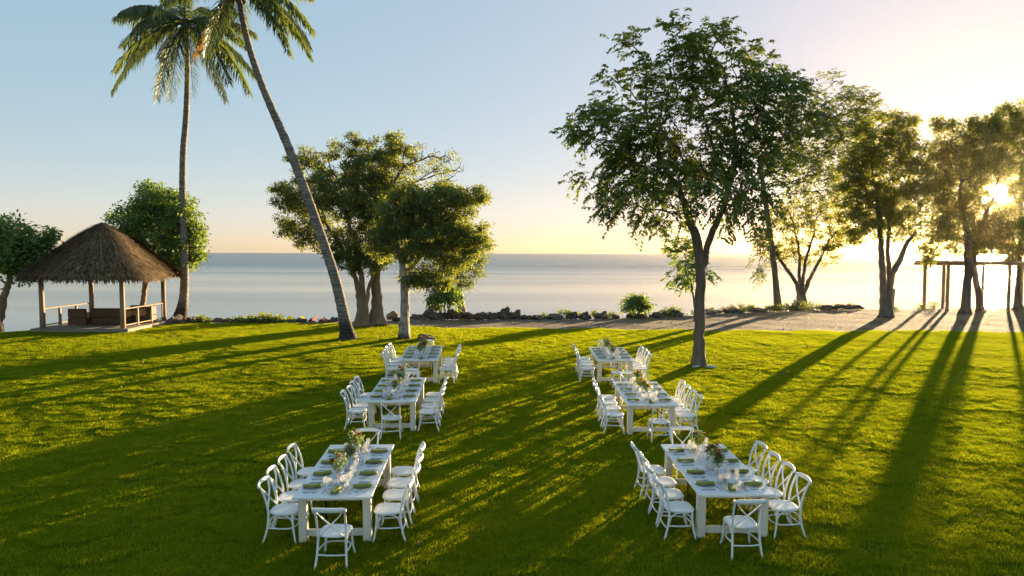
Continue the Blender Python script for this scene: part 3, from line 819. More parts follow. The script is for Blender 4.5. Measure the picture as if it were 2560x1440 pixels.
def m_palmbark():
    t = NT('palm_bark'); p = t.node('ShaderNodeBsdfPrincipled'); p.inputs['Roughness'].default_value = .9
    nz = t.noise(3, 5, .65, stretch=(1, 1, 2.2)); ng = t.noise(.5, 3)
    c = t.ramp(nz, [(.3, (.30, .27, .23)), (.5, (.19, .165, .135)), (.72, (.07, .06, .05))])
    tc = t.node('ShaderNodeTexCoord'); sp = t.node('ShaderNodeSeparateXYZ'); t.link(tc.outputs['Object'], sp.inputs[0])
    mr = t.node('ShaderNodeMapRange'); mr.inputs['From Min'].default_value = 1.15; mr.inputs['From Max'].default_value = .55
    zz = t.node('ShaderNodeMath', operation='MULTIPLY_ADD'); zz.inputs[1].default_value = 1.6; t.link(nz, zz.inputs[0]); 
    mi = t.node('ShaderNodeMath', operation='SUBTRACT'); t.link(sp.outputs['Z'], mi.inputs[0]); mi.inputs[1].default_value = .8
    t.link(mi.outputs[0], zz.inputs[2]); t.link(zz.outputs[0], mr.inputs['Value'])
    mx = t.node('ShaderNodeMix', data_type='RGBA'); t.link(mr.outputs[0], mx.inputs[0]); t.link(c, mx.inputs[6]); mx.inputs[7].default_value = (.030, .025, .02, 1)
    t.link(mx.outputs[2], p.inputs['Base Color'])
    wv = t.node('ShaderNodeTexWave'); wv.bands_direction = 'Z'; wv.inputs['Scale'].default_value = 2.2; wv.inputs['Distortion'].default_value = 2.5
    t.link(tc.outputs['Object'], wv.inputs[0])
    t.link(t.bump(wv.outputs['Fac'], .6, .03), p.inputs['Normal'])
    return t.done(p.outputs[0])
M['palm_bark'] = m_palmbark()
FR1 = [(-82, 8, 4.3, .34, 0), (-100, 22, 4.2, .30, 0), (-60, -12, 2.9, .30, 0), (-125, -20, 4.2, .62, 0), (175, -48, 4.0, .45, 0), (120, -28, 4.3, .38, 0), (100, 5, 4.0, .42, 0),
       (75, 20, 4.1, .35, 0), (55, 42, 3.8, .30, 0), (-45, 45, 3.8, .30, 0), (10, 55, 3.6, .35, 0), (160, 35, 3.7, .4, 0), (-160, 10, 3.8, .5, 0), (20, -30, 3.6, .5, 0), (140, 0, 4.0, .5, 0), (-20, 10, 3.8, .45, 0), (60, -8, 4.0, .45, 0), (-95, -5, 4.2, .5, 0), (-140, 25, 4.0, .42, 0), (115, 15, 4.2, .5, 0), (105, -18, 4.5, .55, 0), (-170, -45, 3.9, .5, 0), (150, -40, 4.0, .5, 0), (-75, 35, 4.0, .3, 0)]
palm('upright tall coconut palm beside the thatched gazebo with slightly bowed trunk',
     [(447, 803, 34), (461, 745, 21), (462, 640, 18), (456, 500, 16), (457, 380, 15), (466, 290, 14), (469, 180, 12), (466, 65, 11)], FR1, 31)
FR2 = [(95, 10, 3.7, .62, 0), (110, -22, 3.2, .55, 0), (80, 28, 3.8, .42, 0), (-120, -50, 3.0, .30, 1), (-150, -58, 3.2, .2, 0), (-170, -35, 3.2, .5, 0), (-90, 20, 3.8, .4, 0), (-60, 45, 3.6, .35, 0),
       (30, 40, 3.6, .35, 0), (150, 30, 3.6, .5, 0), (-20, 10, 3.6, .5, 0), (50, 5, 3.6, .55, 0), (-130, 5, 3.6, .5, 0), (-100, -62, 2.8, .2, 0), (125, 5, 3.6, .7, 0), (85, -5, 3.4, .7, 0)]
palm('leaning coconut palm with dark charred foot and steeply tilted trunk',
     [(872, 850, 40), (862, 800, 28), (838, 690, 25), (806, 600, 24), (765, 480, 23), (715, 350, 21), (660, 230, 18), (628, 140, 16), (608, 60, 14), (598, 0, 13), (594, -20, 13)], FR2, 32)

# palm crown showing above the grove
# ------------------------------------------------------------------ thatched gazebo
GX0, GX1, GY0, GY1 = None, None, None, None
a = onland(105, 822, .18); c = onland(309, 822, .18)
GX0, GX1, GY0 = a[0], c[0], (a[1] + c[1]) / 2; W = GX1 - GX0; GY1 = GY0 + W
gz = float(terrain((GX0 + GX1) / 2, GY0))
gc = np.array([(GX0 + GX1) / 2, (GY0 + GY1) / 2, gz - .05])
gaz = empty('thatched_gazebo', gc.tolist()); tag(gaz, 'open square gazebo with steep palm-thatched roof on timber posts', 'gazebo')
hw = W / 2; DZ = .22
mb = MB(); mb.box((0, 0, DZ / 2 - .1), (W + .7, W + .5, DZ + .2), bev=.01); mb.build('deck_base', M['deck'], gaz)
nb = 22
bm_ = MB(); bm_.box((0, 0, 0), ((W + .74) / nb - .012, W + .56, .035), bev=.004); bme = bm_.mesh('deck_board'); bme.materials.append(M['deck'])
for i in range(nb):
    o = link_mesh('deck_board', bme, None, gaz); o.location = (-(W + .74) / 2 + (i + .5) * (W + .74) / nb, 0, DZ + .021)
DT = DZ + .04
eave_z = float(atdist(105, 688, GY0)[2]) - gc[2]
apex = atdist(255, 556, gc[1]) - gc
for sx in (-1, 1):
    for sy in (-1, 1):
        mb = MB(); mb.tube([(sx * hw, sy * hw, 0), (sx * hw, sy * hw + .005, 1.2), (sx * hw - .01, sy * hw, eave_z + .35)], [.11, .105, .10], 12)
        mb.build('post', M['post'], gaz)
for sy in (-1, 1):
    mb = MB(); mb.box((0, sy * hw, eave_z + .12), (W + .3, .1, .14)); mb.build('roof_beam', M['post'], gaz)
for sx in (-1, 1):
    mb = MB(); mb.box((sx * hw, 0, eave_z + .26), (.1, W + .3, .14)); mb.build('roof_beam', M['post'], gaz)
    zr = 0.86
    mb = MB(); mb.box((sx * hw, 0, DT + zr), (.07, W - .22, .05), bev=.008); mb.build('handrail', M['post'], gaz)
    mb = MB(); mb.box((sx * hw, 0, DT + .12), (.05, W - .22, .05), bev=.008); mb.build('bottom_rail', M['post'], gaz)
    for k in (-.5 + 1 / 3, .5 - 1 / 3):
        mb = MB(); mb.box((sx * hw, k * W, DT + (zr - .03) / 2), (.10, .10, zr - .06), bev=.008); mb.build('rail_post', M['post'], gaz)
    for k in (-.5, .5):
        mb = MB(); mb.box((sx * hw, k * (W - .30), DT + (zr - .03) / 2), (.06, .06, zr - .06), bev=.006); mb.build('rail_post', M['post'], gaz)
# roof skin: rounded-square plan, slightly bulged slope, with a thick shaggy eave
def roof_pt(u, th, lift=0.0):
    """u 0 at eave .. 1 at apex"""
    e = hw + .80; p = 8.0
    cx, sx_ = math.cos(th), math.sin(th)
    rad_ = e / (abs(cx) ** p + abs(sx_) ** p) ** (1 / p)
    k = (1 - u)
    z = eave_z + (apex[2] - eave_z) * (u + .045 * math.sin(math.pi * u) - .02 * math.sin(2 * math.pi * u))
    return np.array([rad_ * cx * k + apex[0] * u * .9, rad_ * sx_ * k, z + lift])
nu, nt = 14, 64
V = []; F = []
for i in range(nu + 1):
    for k in range(nt): V.append(roof_pt(min(i / nu, .995), 2 * math.pi * k / nt))
base = len(V)
for k in range(nt):
    q = roof_pt(0.0, 2 * math.pi * k / nt); q[:2] *= .96; q[2] -= .18; V.append(q)
for k in range(nt):
    q = roof_pt(0.1, 2 * math.pi * k / nt); q[:2] *= .9; q[2] -= .2; V.append(q)
for i in range(nu):
    for k in range(nt):
        j = (k + 1) % nt; F.append((i * nt + k, i * nt + j, i * nt + nt + j, i * nt + nt + k))
for k in range(nt):
    j = (k + 1) % nt; F.append((base + k, base + j, j, k)); F.append((base + nt + k, base + nt + j, base + j, base + k))
roof = link_mesh('roof', np_mesh('roof', np.array(V), np.array(F), True), M['thatch'], gaz)
r = np.random.default_rng(5); N = 26000
SV = np.zeros((N, 4, 3))
for i in range(N):
    u = max(0.0, min(.985, 1 - math.sqrt(r.uniform(0, 1)))); th = r.uniform(0, 2 * math.pi)
    p = roof_pt(u, th, r.uniform(.0, .05)); du = r.uniform(.05, .16)
    q = roof_pt(max(u - du, -.035), th + r.normal(0, .03), r.uniform(.0, .20) ** 1.0); 
    if u - du < 0: q[2] -= r.uniform(.04, .34)
    w = np.array([-math.sin(th), math.cos(th), 0]) * r.uniform(.010, .030)
    SV[i] = [p - w, p + w, q + w * .5, q - w * .5]
F = np.arange(4 * N).reshape(-1, 4)
o = link_mesh('thatch_fringe', np_mesh('thatch_fringe', SV.reshape(-1, 3), F), M['thatch'], roof); tag(o, kind='stuff')

def wicker_seat(name, label, loc, w, rz, d=.78, cat='armchair'):
    t = empty(name, (gc + np.array([loc[0], loc[1], DT])).tolist(), rz); tag(t, label, cat, 'wicker seats in the gazebo')
    mb = MB(); mb.box((0, 0, .19), (w, d, .30), bev=.02); mb.build('seat_base', M['wicker'], t)
    mb = MB(); mb.box((0, -d / 2 + .06, .56), (w - .002, .12, .44), bev=.03); mb.build('backrest', M['wicker'], t)
    for s in (-1, 1):
        mb = MB(); mb.box((s * (w / 2 - .06), .062, .47), (.12, d - .126, .26), bev=.03); mb.build('armrest', M['cane'], t)
    for sx in (-1, 1):
        for sy in (-1, 1):
            mb = MB(); mb.box((sx * (w / 2 - .06), sy * (d / 2 - .06), .02), (.07, .07, .04)); mb.build('foot', M['wicker'], t)
    mb = MB(); mb.box((0, .06, .40), (w - .26, d - .16, .11), bev=.04); mb.build('cushion', M['cushion'], t)
    return t
wicker_seat('wicker_armchair', 'brown wicker armchair beside the handrail farthest from the palm', (-.95, -.35, 0), .85, 0)
wicker_seat('wicker_sofa', 'long brown wicker sofa in the middle of the gazebo', (.28, -.05, 0), 1.55, 0, cat='sofa')
wicker_seat('wicker_armchair', 'brown wicker armchair at the sea side of the gazebo', (.75, 1.1, 0), .8, R(180))
wicker_seat('wicker_armchair', 'brown wicker armchair by the handrail next to the palm', (1.35, .85, 0), .8, R(90))
t = empty('coffee_table', (gc + np.array([-.05, .95, DT])).tolist()); tag(t, 'low honey-coloured cane coffee table among the wicker seats', 'table')
mb = MB(); mb.box((0, 0, .40), (.8, .6, .05), bev=.01); mb.build('table_top', M['cane'], t)
for sx in (-1, 1):
    for sy in (-1, 1):
        mb = MB(); mb.box((sx * .34, sy * .24, .1875), (.06, .06, .375)); mb.build('leg', M['cane'], t)

# ------------------------------------------------------------------ timber frame by the sunset trees
b = onland(2367, 777); pm = FPX / b[1]
t = empty('timber_frame', b.tolist()); tag(t, 'bare timber shade frame of posts and beams at the sea edge', 'pergola')
topz = float(atdist(2367, 664, b[1])[2] - b[2])
px_ = [0, 1.35, 4.2, 7.0]
for i, x in enumerate(px_):
    for yy in (0, 2.6):
        mb = MB(); mb.box((x, yy, topz / 2 - .1), (.17, .17, topz + .2), bev=.01); mb.build('post', M['post'], t)
for yy in (0, 2.6):
    mb = MB(); mb.box((3.3, yy, topz + .09), (8.2, .12, .18), bev=.01); mb.build('beam', M['post'], t)
for i in range(9):
    mb = MB(); mb.box((-.4 + i * .93, 1.3, topz + .25), (.07, 3.6, .12), bev=.008); mb.build('rafter', M['post'], t)
b = onland(2228, 778)
t = tag(empty('stump_post', b.tolist()), 'short leaning sawn-off post beside the double trunk tree', 'post')
e_ = atdist(2233, 722, b[1]) - b
mb = MB(); mb.tube([(0, 0, -.1), (e_ * .5 + [.02, 0, 0]).tolist(), e_.tolist()], [.13, .12, .13], 10); mb.build('shaft', M['bark_pale'], t)

# ------------------------------------------------------------------ shore rocks
def rock_mesh(seed, m):
    import bmesh
    bm = bmesh.new(); bmesh.ops.create_icosphere(bm, subdivisions=3, radius=1)
    r = np.random.default_rng(seed)
    fr = r.normal(0, 1, (9, 3)) * np.array([1.3] * 3 + [2.8] * 3 + [6] * 3)[:, None]; ph = r.uniform(0, 6, 9); am = [.22] * 3 + [.12] * 3 + [.06] * 3
    for v in bm.verts:
        c = np.array(v.co); k = 1 + sum(a_ * (abs(math.sin(c @ f_ + p_)) * 1.6 - 1) for a_, f_, p_ in zip(am, fr, ph))
        v.co = v.co * k
        if v.co.z < -.3: v.co.z = -.3
    me = bpy.data.meshes.new('rock'); bm.to_mesh(me); bm.free(); me.materials.append(M[m]); 
    return me
RM = [rock_mesh(s, 'rock') for s in range(60, 66)]
def place_rock(px, py, w, h, label, me=None, dy=0, group='rocks along the shore', i=0):
    p = onland(px, py); p[1] += dy; pm = FPX / p[1]
    o = link_mesh('rock', me or RM[i % 6]); s = w / pm / 2
    o.scale = (s * random.uniform(.85, .95), s * random.uniform(.7, 1), h / pm / 1.45); o.rotation_euler = (0, 0, random.uniform(0, 6.28))
    o.location = (p[0], p[1], p[2] + h / pm / 1.25 * .2)
    tag(o, label, 'rock', group)
    return o
LB = 'dark pitted coral rock in the line edging the sandy path'
rk = [(1045, 797, 40, 14), (1078, 798, 60, 26), (1112, 796, 34, 16), (1138, 796, 44, 30), (1170, 797, 40, 22), (1205, 797, 46, 24), (1232, 797, 34, 20), (1262, 796, 40, 28), (1290, 797, 34, 24),
      (1318, 798, 34, 14), (1342, 798, 30, 14), (1385, 797, 40, 18), (1432, 795, 30, 20), (1462, 797, 30, 18), (1505, 796, 36, 20), (1540, 796, 30, 14), (1580, 796, 32, 20), (1605, 795, 30, 22), (1640, 793, 34, 16), (1690, 790, 40, 16),
      (1760, 786, 44, 14), (1830, 782, 46, 14), (1890, 780, 44, 14), (2062, 773, 40, 16), (2100, 772, 50, 14), (2140, 772, 34, 10), (1985, 775, 40, 14)]
def near_what(x):
    return ('between the white-trunked tree and the stemmed shrub' if x < 1095 else 'under the rear tree and stemmed shrub' if x < 1185 else 'just past the rear tree' if x < 1300
            else 'in the low gap beyond the rear tree' if x < 1400 else 'midway between rear tree and round shrub' if x < 1530 else 'at the compact round shrub' if x < 1660 else 'behind the broad tree trunk' if x < 1800
            else 'below the slender leaning tree' if x < 1950 else 'past the forked shore tree')
for i, (x, y, w, h) in enumerate(rk):
    sz = 'tall pitted' if h >= 24 else 'low flat' if h <= 14 else 'broad pitted' if w >= 40 else 'small pitted'
    place_rock(x, y, w * 1.0, h * .9, f'{sz} dark coral rock {near_what(x)}', i=i)
LB2 = 'small grey shore stone between lawn and sea beside the leaning palm'
for i, x in enumerate(range(470, 1000, 30)):
    if 830 < x < 900: continue
    place_rock(x + random.uniform(-8, 8), float(np.interp(x, [470, 700, 1000], [808, 808, 805])), random.uniform(18, 34), random.uniform(8, 15), 'small grey shore stone ' + ('near the upright palm' if x < 560 else 'under the trailing plants' if x < 690 else 'by the round-leaved clump' if x < 770 else 'by the red-leaved plant' if x < 830 else 'behind the leaning palm'), i=i, group='small stones at the lawn edge', dy=.5)
place_rock(985, 798, 34, 20, 'rounded tan boulder lit by the sun at the shore', rock_mesh(70, 'rock_tan'), group=None)
place_rock(1063, 852, 50, 20, 'dark mossy boulder on the lawn behind the seaward palm-row table', rock_mesh(71, 'rock'), group=None)
place_rock(447, 808, 50, 22, 'low dark boulder at the foot of the upright palm', rock_mesh(72, 'rock'), dy=-.25, group=None)
for x, y in ((1733, 916), (1768, 917)):
    place_rock(x, y, 30, 7, 'flat pale stone at the foot of the broad tree', rock_mesh(73, 'stone'), dy=-.3, group='flat stones at the broad tree')

# ------------------------------------------------------------------ low plants on the bank
def low_bush(name, label, px, py, w, h, leaf, seed, ln=.12, wd=.07, cat='bush', dens=1.0, group=None, droop=.1, dy=.3):
    r = np.random.default_rng(seed); p = onland(px, py); p[1] += dy; pm = FPX / p[1]
    t = empty(name, p.tolist()); tag(t, label, cat, group)
    rx, rz = w / pm / 2, h / pm; k = max(8, int(dens * 26 * rx / .6))
    d = r.normal(0, 1, (k, 3)); d /= np.linalg.norm(d, axis=1, keepdims=True); d[:, 2] = np.abs(d[:, 2])
    c = d * (r.uniform(.2, 1, k) ** .5)[:, None] * [rx, .55, rz * .85]
    V, F = leaf_cloud(c, 20, .16, ln, wd, r, droop=droop, flat=.8)
    o = link_mesh('foliage', np_mesh('foliage', V, F), M[leaf], t); tag(o, kind='stuff')
    mb = MB()
    for q in c[:12]: mb.tube([(q[0] * .3, q[1] * .3, -.1), (q * .6).tolist(), q.tolist()], [.02, .014, .008], 5)
    mb.build('stems', M['twig'], t)
    return t
M['lf_low'] = m_leaf('low_plant_leaf', (.060, .095, .02), (.11, .145, .03), (.34, .40, .04), .42, .05, .45, scale=2)
M['lf_dry'] = m_leaf('dry_scrub_leaf', (.12, .09, .04), (.10, .11, .04), (.32, .28, .06), .38, .03, .5, scale=2)
M['lf_redleaf'] = m_leaf('red_round_leaf', (.38, .07, .03), (.48, .12, .04), (.75, .18, .05), .45, .05, .4)
bl = [(1193, 797, 30, 14), (1415, 796, 60, 26), (1360, 797, 24, 16), (1490, 795, 30, 18), (1528, 795, 30, 14), (1683, 790, 70, 24), (1665, 792, 40, 18), (1455, 796, 30, 14)]
for i, (x, y, w, h) in enumerate(bl):
    low_bush('shore_bush', f'{"large" if w >= 60 else "upright" if h >= 16 else "tiny" if w < 30 else "small"} green shore plant {near_what(x)}', x, y, w, h, 'lf_low', 100 + i, group='green plants among the rocks')
bl = [(1770, 784, 80, 14), (1830, 782, 80, 18), (1885, 779, 70, 16), (1935, 777, 50, 14), (2010, 775, 90, 30), (1970, 777, 70, 22), (2075, 773, 60, 12), (2125, 772, 50, 12)]
for i, (x, y, w, h) in enumerate(bl):
    low_bush('scrub_bush', f'low {"dry brown" if i in (0, 1, 6, 7) else "green"} scrub {near_what(x)}', x, y, w, h, 'lf_dry' if i in (0, 1, 6, 7) else 'lf_low', 120 + i, group='scrub along the bank')
bl = [(2310, 773, 14, 14), (2340, 773, 12, 22), (1860, 776, 20, 18), (2240, 776, 20, 12)]
for i, (x, y, w, h) in enumerate(bl):
    low_bush('weed', 'thin upright weed on the sand edge ' + ['between double trunk tree and timber frame', 'right beside the timber frame', 'below the slender tree', 'at the sawn-off post'][i], x, y, w, h, 'lf_low', 140 + i, group='weeds at the sand edge', dens=.6)
for i, (x, w, h) in enumerate([(500, 30, 14), (590, 50, 14), (640, 70, 24), (680, 60, 22), (490, 30, 18)]):
    low_bush('trailing_plant', 'low leafy trailing plant at the lawn edge ' + ['by the upright palm', 'on its own past the palm', 'around the big round leaves', 'beside the big round leaves', 'against the upright palm foot'][i], x, 809, w, h, 'lf_low', 150 + i, ln=.13, wd=.10, group='trailing plants at the lawn edge', dy=.4)
def sea_grape(label, px, py, leaves, mat, seed):
    p = onland(px, py); p[1] += .4; pm = FPX / p[1]
    t = empty('sea_grape', p.tolist()); tag(t, label, 'plant', 'round-leaved plants at the lawn edge')
    r = np.random.default_rng(seed); st = MB()
    for (lx, ly, rad_) in leaves:
        c = atdist(lx, ly, p[1]) - p; c[1] += r.uniform(-.25, .25); ra = rad_ / pm
        n = Vector((r.normal(0, .5), -1 + r.normal(0, .3), .5 + r.normal(0, .3))).normalized(); q = n.to_track_quat('Z', 'Y')
        mb = MB(); k = 12
        v = [Vector((0, 0, .0))] + [q @ Vector((ra * math.cos(6.2832 * i / k), ra * (.92 + .1 * math.cos(6.2832 * i / k)) * math.sin(6.2832 * i / k), .10 * ra * math.cos(2 * 6.2832 * i / k))) for i in range(k)]
        mb.add([tuple(Vector(c) + x) for x in v], [(0, 1 + i, 1 + (i + 1) % k) for i in range(k)], True)
        mb.build('leaf', M[mat], t)
        st.tube([(c[0] * .5, c[1] * .4, -.1), tuple(c)], [.02, .012], 5)
    st.build('stems', M['twig'], t)
sea_grape('clump of big round green leaves at the lawn edge', 655, 808, [(655, 787, 8), (640, 798, 6), (668, 800, 7), (648, 802, 6), (675, 795, 5)], 'lf_low', 1)
sea_grape('clump of round green leaves beside the red-leaved plant', 722, 808, [(699, 792, 6), (725, 796, 8), (716, 801, 6), (735, 800, 6), (752, 798, 8), (710, 797, 5)], 'lf_low', 2)
sea_grape('plant with a few round red leaves at the lawn edge', 798, 808, [(796, 791, 5), (787, 798, 4), (808, 797, 5), (815, 800, 4)], 'lf_redleaf', 3)

# ------------------------------------------------------------------ dining furniture
def bez(p0, p1, p2, n=8):
    p0, p1, p2 = Vector(p0), Vector(p1), Vector(p2)
    return [p0 * (1 - t) ** 2 + p1 * 2 * t * (1 - t) + p2 * t * t for t in (i / n for i in range(n + 1))]

def make_chair():
    root = empty('crossback_chair')
    # seat: rounded trapezoid with a rolled edge
    n = 28; prof = []
    for k in range(n):
        a = 2 * math.pi * k / n; p = 3.2
        cx, sy = math.cos(a), math.sin(a); rr_ = 1 / (abs(cx) ** p + abs(sy) ** p) ** (1 / p)
        y = rr_ * sy * .215; x = rr_ * cx * (.215 + .018 * (y / .215))
        prof.append((x, y))
    mb = MB(); v = []; f = []
    for s, z in ((.93, .425), (1, .435), (1, .452), (.96, .462), (.80, .459), (.3, .452)):
        v += [(x * s, y * s, z) for x, y in prof]
    for l in range(5):
        for k in range(n): f.append((l * n + k, l * n + (k + 1) % n, l * n + n + (k + 1) % n, l * n + n + k))
    f.append(tuple(range(n - 1, -1, -1))); f.append(tuple(range(5 * n, 6 * n)))
    mb.add(v, f); mb.build('seat', M['white'], root)
    for s in (-1, 1):
        mb = MB(); pts = bez((s * .225, -.285, 0), (s * .19, -.19, .22), (s * .195, -.195, .45), 7) + bez((s * .195, -.195, .46), (s * .20, -.215, .68), (s * .205, -.315, .865), 7)[1:]
        mb.tube(pts, [.013, .0145, .016, .017, .018, .018, .018, .018] + [.018, .018, .0175, .017, .0165, .016, .015], 8); mb.build('rear_leg', M['white'], root)
        mb = MB(); mb.tube(bez((s * .185, .155, .43), (s * .18, .16, .2), (s * .225, .215, 0), 7), [.018, .018, .0175, .017, .016, .015, .014, .013], 8); mb.build('front_leg', M['white'], root)
    # curved top rail
    mb = MB(); pts = [(x, -.325 - .045 * (1 - (x / .235) ** 2), .868 + .008 * (1 - (x / .235) ** 2)) for x in np.linspace(-.235, .235, 11)]
    v = []; f = []
    for i, (x, y, z) in enumerate(pts):
        e = 1 - .35 * (abs(x) / .235) ** 6
        for k in range(8):
            a = 2 * math.pi * k / 8 + .39
            v.append((x, y + .017 * math.cos(a), z + .036 * e * math.sin(a)))
    for i in range(10):
        for k in range(8): f.append((i * 8 + k, i * 8 + (k + 1) % 8, i * 8 + 8 + (k + 1) % 8, i * 8 + 8 + k))
    f.append(tuple(range(8))); f.append(tuple(range(87, 79, -1)))
    mb.add(v, f); rail = mb.build('top_rail', M['white'], root)
    for s in (-1, 1):
        mb = MB(); mb.tube([(s * .195, -.352, .868), (s * .195, -.356, .868)], .007, 8); mb.build('screw', M['screw'], rail)
        mb = MB(); off = .006 * s
        mb.strap([(s * .185, -.325 + off, .845), (s * .11, -.275 + off, .74), (0, -.245 + off, .625), (-s * .11, -.222 + off, .525), (-s * .17, -.205 + off, .455)], .026, .011, (.5, 0, s * .6)); mb.build('cross_brace', M['white'], root)
    # bentwood hoop stretcher and arches under the seat
    mb = MB()
    hoop = [(-.20, -.215, .235), (-.205, -.05, .225), (-.19, .10, .22), (-.13, .165, .22), (0, .185, .22), (.13, .165, .22), (.19, .10, .22), (.205, -.05, .225), (.20, -.215, .235)]
    mb.tube(hoop, .0115, 8); mb.build('hoop_stretcher', M['white'], root)
    mb = MB(); mb.tube(bez((-.20, -.225, .20), (0, -.25, .19), (.20, -.225, .20), 6), .0115, 8); mb.build('back_stretcher', M['white'], root)
    for s in (-1, 1):
        mb = MB(); mb.tube(bez((s * .198, -.19, .255), (s * .198, -.185, .43), (s * .195, -.02, .427), 6) + bez((s * .195, -.02, .427), (s * .19, .15, .43), (s * .19, .165, .255), 6)[1:], .010, 7); mb.build('side_arch', M['white'], root)
    mb = MB(); mb.tube(bez((-.182, .165, .255), (-.18, .165, .43), (0, .17, .425), 6) + bez((0, .17, .425), (.18, .165, .43), (.182, .165, .255), 6)[1:], .010, 7); mb.build('front_arch', M['white'], root)
    return root

TW, TL, TZ = 1.15, 2.44, .76
def make_table():
    root = empty('farm_table')
    mb = MB(); mb.box((0, 0, TZ - .0165), (TW, TL, .033), bev=.004); mb.build('tabletop', M['top'], root)
    ix, iy = TW / 2 - .10, TL / 2 - .22
    for sx in (-1, 1):
        mb = MB(); mb.box((sx * (ix + .001), 0, TZ - .083), (.035, 2 * iy - .125, .098), bev=.003); mb.build('side_apron', M['cream'], root)
        for sy in (-1, 1):
            mb = MB(); mb.box((sx * ix, sy * iy, (TZ - .034) / 2), (.12, .12, TZ - .034), bev=.006); mb.build('leg', M['cream'], root)
        mb = MB(); mb.tube([(sx * .25, -.55, TZ - .06), (sx * .30, -.32, .02)], .012, 6); mb.build('folding_brace', M['dark_metal'], root)
        mb = MB(); mb.tube([(sx * .25, .55, TZ - .06), (sx * .30, .32, .02)], .012, 6); mb.build('folding_brace', M['dark_metal'], root)
    for sy in (-1, 1):
        mb = MB(); mb.box((0, sy * (iy - .001), TZ - .083), (2 * ix - .125, .035, .098), bev=.003); mb.build('end_apron', M['cream'], root)
        mb = MB(); mb.box((0, sy * (iy - .001), .135), (2 * ix - .125, .05, .10), bev=.004); mb.build('end_stretcher', M['cream'], root)
    return root

def glass_mesh(name, kind):
    mb = MB()
    if kind == 'wine': prof = [(.034, 0), (.033, .003), (.006, .008), (.0038, .02), (.0038, .085), (.012, .095), (.032, .12), (.037, .15), (.033, .19), (.030, .205), (.0292, .205), (.032, .19), (.0358, .15), (.031, .122), (.010, .099), (.001, .097)]
    elif kind == 'goblet': prof = [(.036, 0), (.035, .004), (.008, .010), (.005, .02), (.005, .05), (.018, .06), (.040, .085), (.045, .115), (.043, .155), (.0418, .155), (.0435, .115), (.0385, .087), (.016, .064), (.001, .062)]
    else: prof = [(.001, .0), (.032, .0), (.034, .004), (.038, .095), (.0368, .095), (.0328, .008), (.001, .007)]
    mb.lathe(prof, 16); me = mb.mesh(name); me.materials.append(M['glass']); return me

def plate_mesh():
    mb = MB(); mb.lathe([(.001, .003), (.10, .002), (.115, .004), (.158, .014), (.163, .016), (.160, .019), (.115, .009), (.10, .0065), (.001, .0065)], 40)
    me = mb.mesh('charger_plate'); me.materials.append(M['glass']); return me

def napkin_mesh(seed):
    r = np.random.default_rng(seed); mb = MB(); n = 14; m = 12; v = []; f = []
    ph = r.uniform(0, 6, 3)
    for i in range(n + 1):
        t = i / n; y = (t - .5) * .27; e = 1 - .12 * abs(2 * t - 1) ** 6
        w = (.042 + .004 * math.sin(5 * t + ph[0])) * e; h = .017 + .003 * math.sin(7 * t + ph[1]); ox = .006 * math.sin(4 * t + ph[2])
        for k in range(m):
            a = 2 * math.pi * k / m; p = 2.6; c, s = math.cos(a), math.sin(a); q = 1 / (abs(c) ** p + abs(s) ** p) ** (1 / p)
            cr = .004 * math.exp(-((c * 3) ** 2)) if s > 0 else 0
            v.append((ox + q * c * w, y, .018 + q * s * h - cr))
    for i in range(n):
        for k in range(m): f.append((i * m + k, i * m + (k + 1) % m, (i + 1) * m + (k + 1) % m, (i + 1) * m + k))
    f.append(tuple(range(m - 1, -1, -1))); f.append(tuple(range(n * m, n * m + m)))
    mb.add(v, f); me = mb.mesh('napkin'); me.materials.append(M['napkin']); return me

def outline_mesh(name, half, z=.004, thick=.003, extra=None):
    """flat tableware cut from an outline, half = [(y, halfwidth, lift)]"""
    mb = MB(); v = []; f = []; n = len(half)
    for y, w, l in half: v += [(-w, y, l), (w, y, l), (w * .8, y, l + thick), (-w * .8, y, l + thick)]
    for i in range(n - 1):
        for k in range(4): f.append((i * 4 + k, i * 4 + (k + 1) % 4, i * 4 + 4 + (k + 1) % 4, i * 4 + 4 + k))
    f.append((3, 2, 1, 0)); f.append(tuple(range(4 * n - 4, 4 * n))); mb.add(v, f, True)
    if extra: extra(mb)
    me = mb.mesh(name); me.materials.append(M['steel']); return me
def tines(mb):
    for x in (-.0085, -.0028, .0028, .0085): mb.box((x, .082, .0065), (.0028, .052, .0025))
FORK = outline_mesh('fork', [(-.10, .006, .001), (-.09, .009, .001), (-.03, .004, .003), (.02, .0035, .006), (.035, .010, .005), (.058, .0115, .004)], extra=tines)
KNIFE = outline_mesh('knife', [(-.115, .007, .001), (-.10, .009, .001), (-.02, .0075, .001), (-.01, .0055, .001), (.0, .009, .001), (.08, .0095, .001), (.11, .004, .001), (.117, .0008, .001)])
SPOON = outline_mesh('spoon', [(-.10, .006, .001), (-.09, .009, .001), (-.02, .004, .003), (.03, .004, .006), (.045, .012, .004), (.062, .019, .002), (.080, .018, .002), (.094, .008, .004)])
WINE, GOB, TUM = glass_mesh('wine_glass', 'wine'), glass_mesh('water_goblet', 'goblet'), glass_mesh('tumbler', 'tumbler')
PLATE = plate_mesh(); NAPS = [napkin_mesh(s) for s in range(4)]
def vase_mesh(kind):
    mb = MB()
    if kind == 0: prof = [(.001, .0), (.038, .0), (.042, .006), (.044, .07), (.036, .11), (.020, .135), (.019, .165), (.023, .172), (.0215, .172), (.0175, .163), (.0185, .137), (.034, .11), (.042, .07), (.040, .010), (.001, .009)]
    else: prof = [(.001, .0), (.045, .0), (.048, .005), (.048, .14), (.0465, .14), (.0465, .009), (.001, .009)]
    mb.lathe(prof, 18); me = mb.mesh('vase'); me.materials.append(M['glass']); return me
VASES = [vase_mesh(0), vase_mesh(1)]
